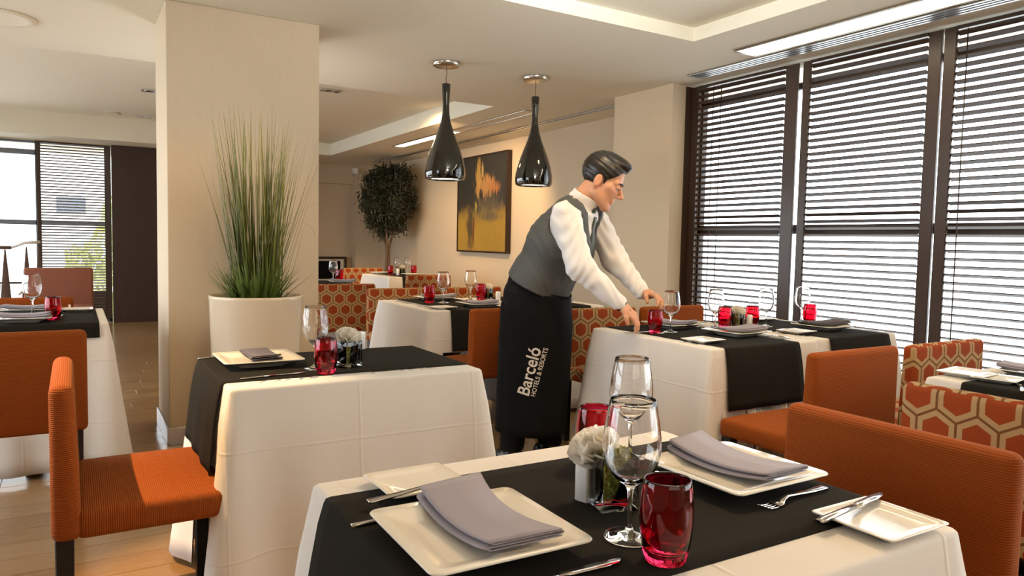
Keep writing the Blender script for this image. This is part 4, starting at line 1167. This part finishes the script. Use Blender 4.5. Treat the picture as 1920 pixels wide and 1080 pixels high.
def tie(q):
    front = torso(q) - .008; along = (q - A_(.19, 0, 1.10)) @ ta; kn = (q - A_(.19, 0, 1.365)) @ ta
    w_ = np.where(kn > -.02, .017, .016 + .014 * np.clip((-.02 - kn) / .25, 0, 1))
    d = np.maximum(np.abs(front) - .006, np.abs(q[:, 1]) - w_); d = np.maximum(d, -((q - A_(.19, 0, 1.22)) @ tn))
    d = np.maximum(d, np.maximum(kn - .0, -along)); return smin(d, cap(q, (.335, -.008, 1.372), (.333, .008, 1.372), .015, .015), .008)
sdfobj('tie', tie, (.15, -.06, 1.05), (.45, .06, 1.42), .0035, M_tie, wt)
def hair(q):
    p = (q - HC) @ np.array(HAX).T / HS; f_, l_, t_ = p.T
    d = ell(q, hp(-.014, 0, .046), HAX, [x * HS for x in (.109, .086, .098)])
    d = smin(d, ell(q, hp(.05, 0, .112), HAX, [x * HS for x in (.052, .052, .026)]), .03)
    tm = np.interp(f_, [-.12, -.03, -.022, .018, .030, .060, .075, .11], [-.075, -.06, -.015, -.02, .03, .058, .080, .086])
    tm = tm + np.where(f_ > .03, .16 * (np.abs(l_) / .08) ** 2 * -.12, 0)
    d = smax(d, (tm - t_) * HS, .006)
    d = smax(d, -ell(q, hp(-.006, np.sign(1) * 0, -.006), HAX, [x * HS for x in (.020, .2, .032)]), .004)
    return d + .0008 * np.sin(t_ * 260 + 60 * f_ + 30 * l_)
sdfobj('hair', hair, (.20, -.14, 1.36), (.56, .14, 1.72), .0036, M_hair, wt)
for s in (-1, 1):
    v, f = lathe([(.0001, -.0115), (.006, -.0098), (.0105, -.005), (.0115, 0), (.0105, .005), (.006, .0098), (.0001, .0115)], 16)
    c = hp(.0815, s * .033, .000); ey = obj('eye', [c + A_(*p) for p in v], f, M_eye, wt)
    c2 = hp(.0905, s * .034, -.002); obj('iris', [A_(*p) * .48 + c2 for p in v], f, M_iris, wt)
    br = [hp(.096, s * .012, .020), hp(.094, s * .030, .027), hp(.080, s * .050, .022)]
    v, f = tube([tuple(p) for p in br], [.004, .0045, .0022], 8); obj('eyebrow', v, f, M_hair, wt)
sdfobj('trousers', lambda q: np.maximum(legs(q, .020) + .4 * wrinkle(q), np.maximum(.085 - q[:, 2], q[:, 2] - 1.0)), (-.25, -.26, .06), (.25, .26, 1.02), .008, M_trous, wt)
for s, fx in ((-1, -.06), (1, .09)):
    def shoe(q, s=s, fx=fx):
        d = smin(cap(q, (fx - .05, s * .10, .045), (fx + .09, s * .105, .038), .045, .040), cap(q, (fx + .09, s * .105, .038), (fx + .17, s * .11, .032), .040, .030), .02)
        d = smin(d, cap(q, (fx, s * .10, .05), (fx, s * .10, .11), .044, .05), .02); return np.maximum(d, -q[:, 2])
    sdfobj('shoe', shoe, (fx - .14, s * .1 - .09, -.02), (fx + .24, s * .1 + .09, .18), .006, M_shoe, wt)
# long wrap apron
L = []
for i, (bx, fx_, zb, zf, hv) in enumerate(((-.088, .175, 1.055, .925, .172), (-.108, .208, 1.03, .90, .192), (-.152, .222, .87, .76, .212), (-.160, .220, .72, .62, .208), (-.164, .214, .55, .48, .202), (-.168, .206, .36, .33, .198), (-.172, .198, .185, .18, .197))):
    lp = []
    for j in range(72):
        a_ = 2 * PI * j / 72; cx, hx = (bx + fx_) / 2, (fx_ - bx) / 2
        k = i / 6; fold = 1 + .018 * k * math.sin(7 * a_ + 1.2) + .010 * k * math.sin(13 * a_)
        ca, sa = math.cos(a_), math.sin(a_); pw = .86
        x_ = cx + hx * fold * math.copysign(abs(ca) ** pw, ca); y_ = hv * fold * math.copysign(abs(sa) ** pw, sa)
        lp.append((x_, y_, zb + (zf - zb) * (x_ - bx) / (fx_ - bx)))
    L.append(lp)
L2 = []                                                # smooth rows in between
for i in range(len(L) - 1):
    for k in range(4): L2.append([tuple(p + (q - p) * k / 4 for p, q in zip(a_, b_)) for a_, b_ in zip(L[i], L[i + 1])])
L2.append(L[-1]); L2.append([(x_ * .97, y_ * .97, z + .002) for x_, y_, z in L[-1]])
V, Fc = rings(L2, True, False, False)
ap = obj('apron', V, Fc, M_apron, wt)
v, f = tube([(.222 * math.cos(t_) * .72 + .052, .19 * math.sin(t_), .975 - .085 * math.cos(t_) * .75) for t_ in [2 * PI * k / 40 for k in range(41)]], .006, 6); obj('apron_string', v, f, M_apron, wt)
# lettering printed up the apron
bvh = BVHTree.FromPolygons([Vector(p) for p in V], [q for q in Fc])
def lettering(txt, size, u0, w0, sx=1.0):
    cu = bpy.data.curves.new('lettering', 'FONT'); cu.body = txt; cu.size = size; cu.offset = .0012 * size / .08; cu.resolution_u = 4
    to = bpy.data.objects.new('lettering', cu); COL.objects.link(to); bpy.context.view_layer.update()
    me = bpy.data.meshes.new_from_object(to); bpy.data.objects.remove(to)
    bm = bmesh.new(); bm.from_mesh(me)
    for _ in range(2):
        bmesh.ops.triangulate(bm, faces=bm.faces)
        bmesh.ops.subdivide_edges(bm, edges=[e for e in bm.edges if e.calc_length() > .02], cuts=1)
    dn = Vector((.235, .972)).normalized(); pn = Vector((-dn.y, dn.x))
    for vv in bm.verts:
        a_, b_ = vv.co.x * sx, vv.co.y; u = u0 + dn.x * a_ + pn.x * b_; w_ = w0 + dn.y * a_ + pn.y * b_
        hit = bvh.ray_cast(Vector((u, -1, w_)), Vector((0, 1, 0)))[0]
        vv.co = Vector((u, (hit.y if hit else -.2) - .0025, w_))
    bm.to_mesh(me); bm.free(); me.materials.clear(); me.materials.append(M_print)
    o = bpy.data.objects.new('lettering', me); link(o, ap); return o
lettering('Barceló', .092, .068, .400, .93); lettering('HOTELS & RESORTS', .031, .100, .402, .96)
dr = (WRR - ELR) / np.linalg.norm(WRR - ELR); c = WRR + dr * .018
v, f = tube([tuple(c), tuple(c + dr * .010)], [.0315, .0315], 24); obj('wristband', v, f, M_pframe, wt)
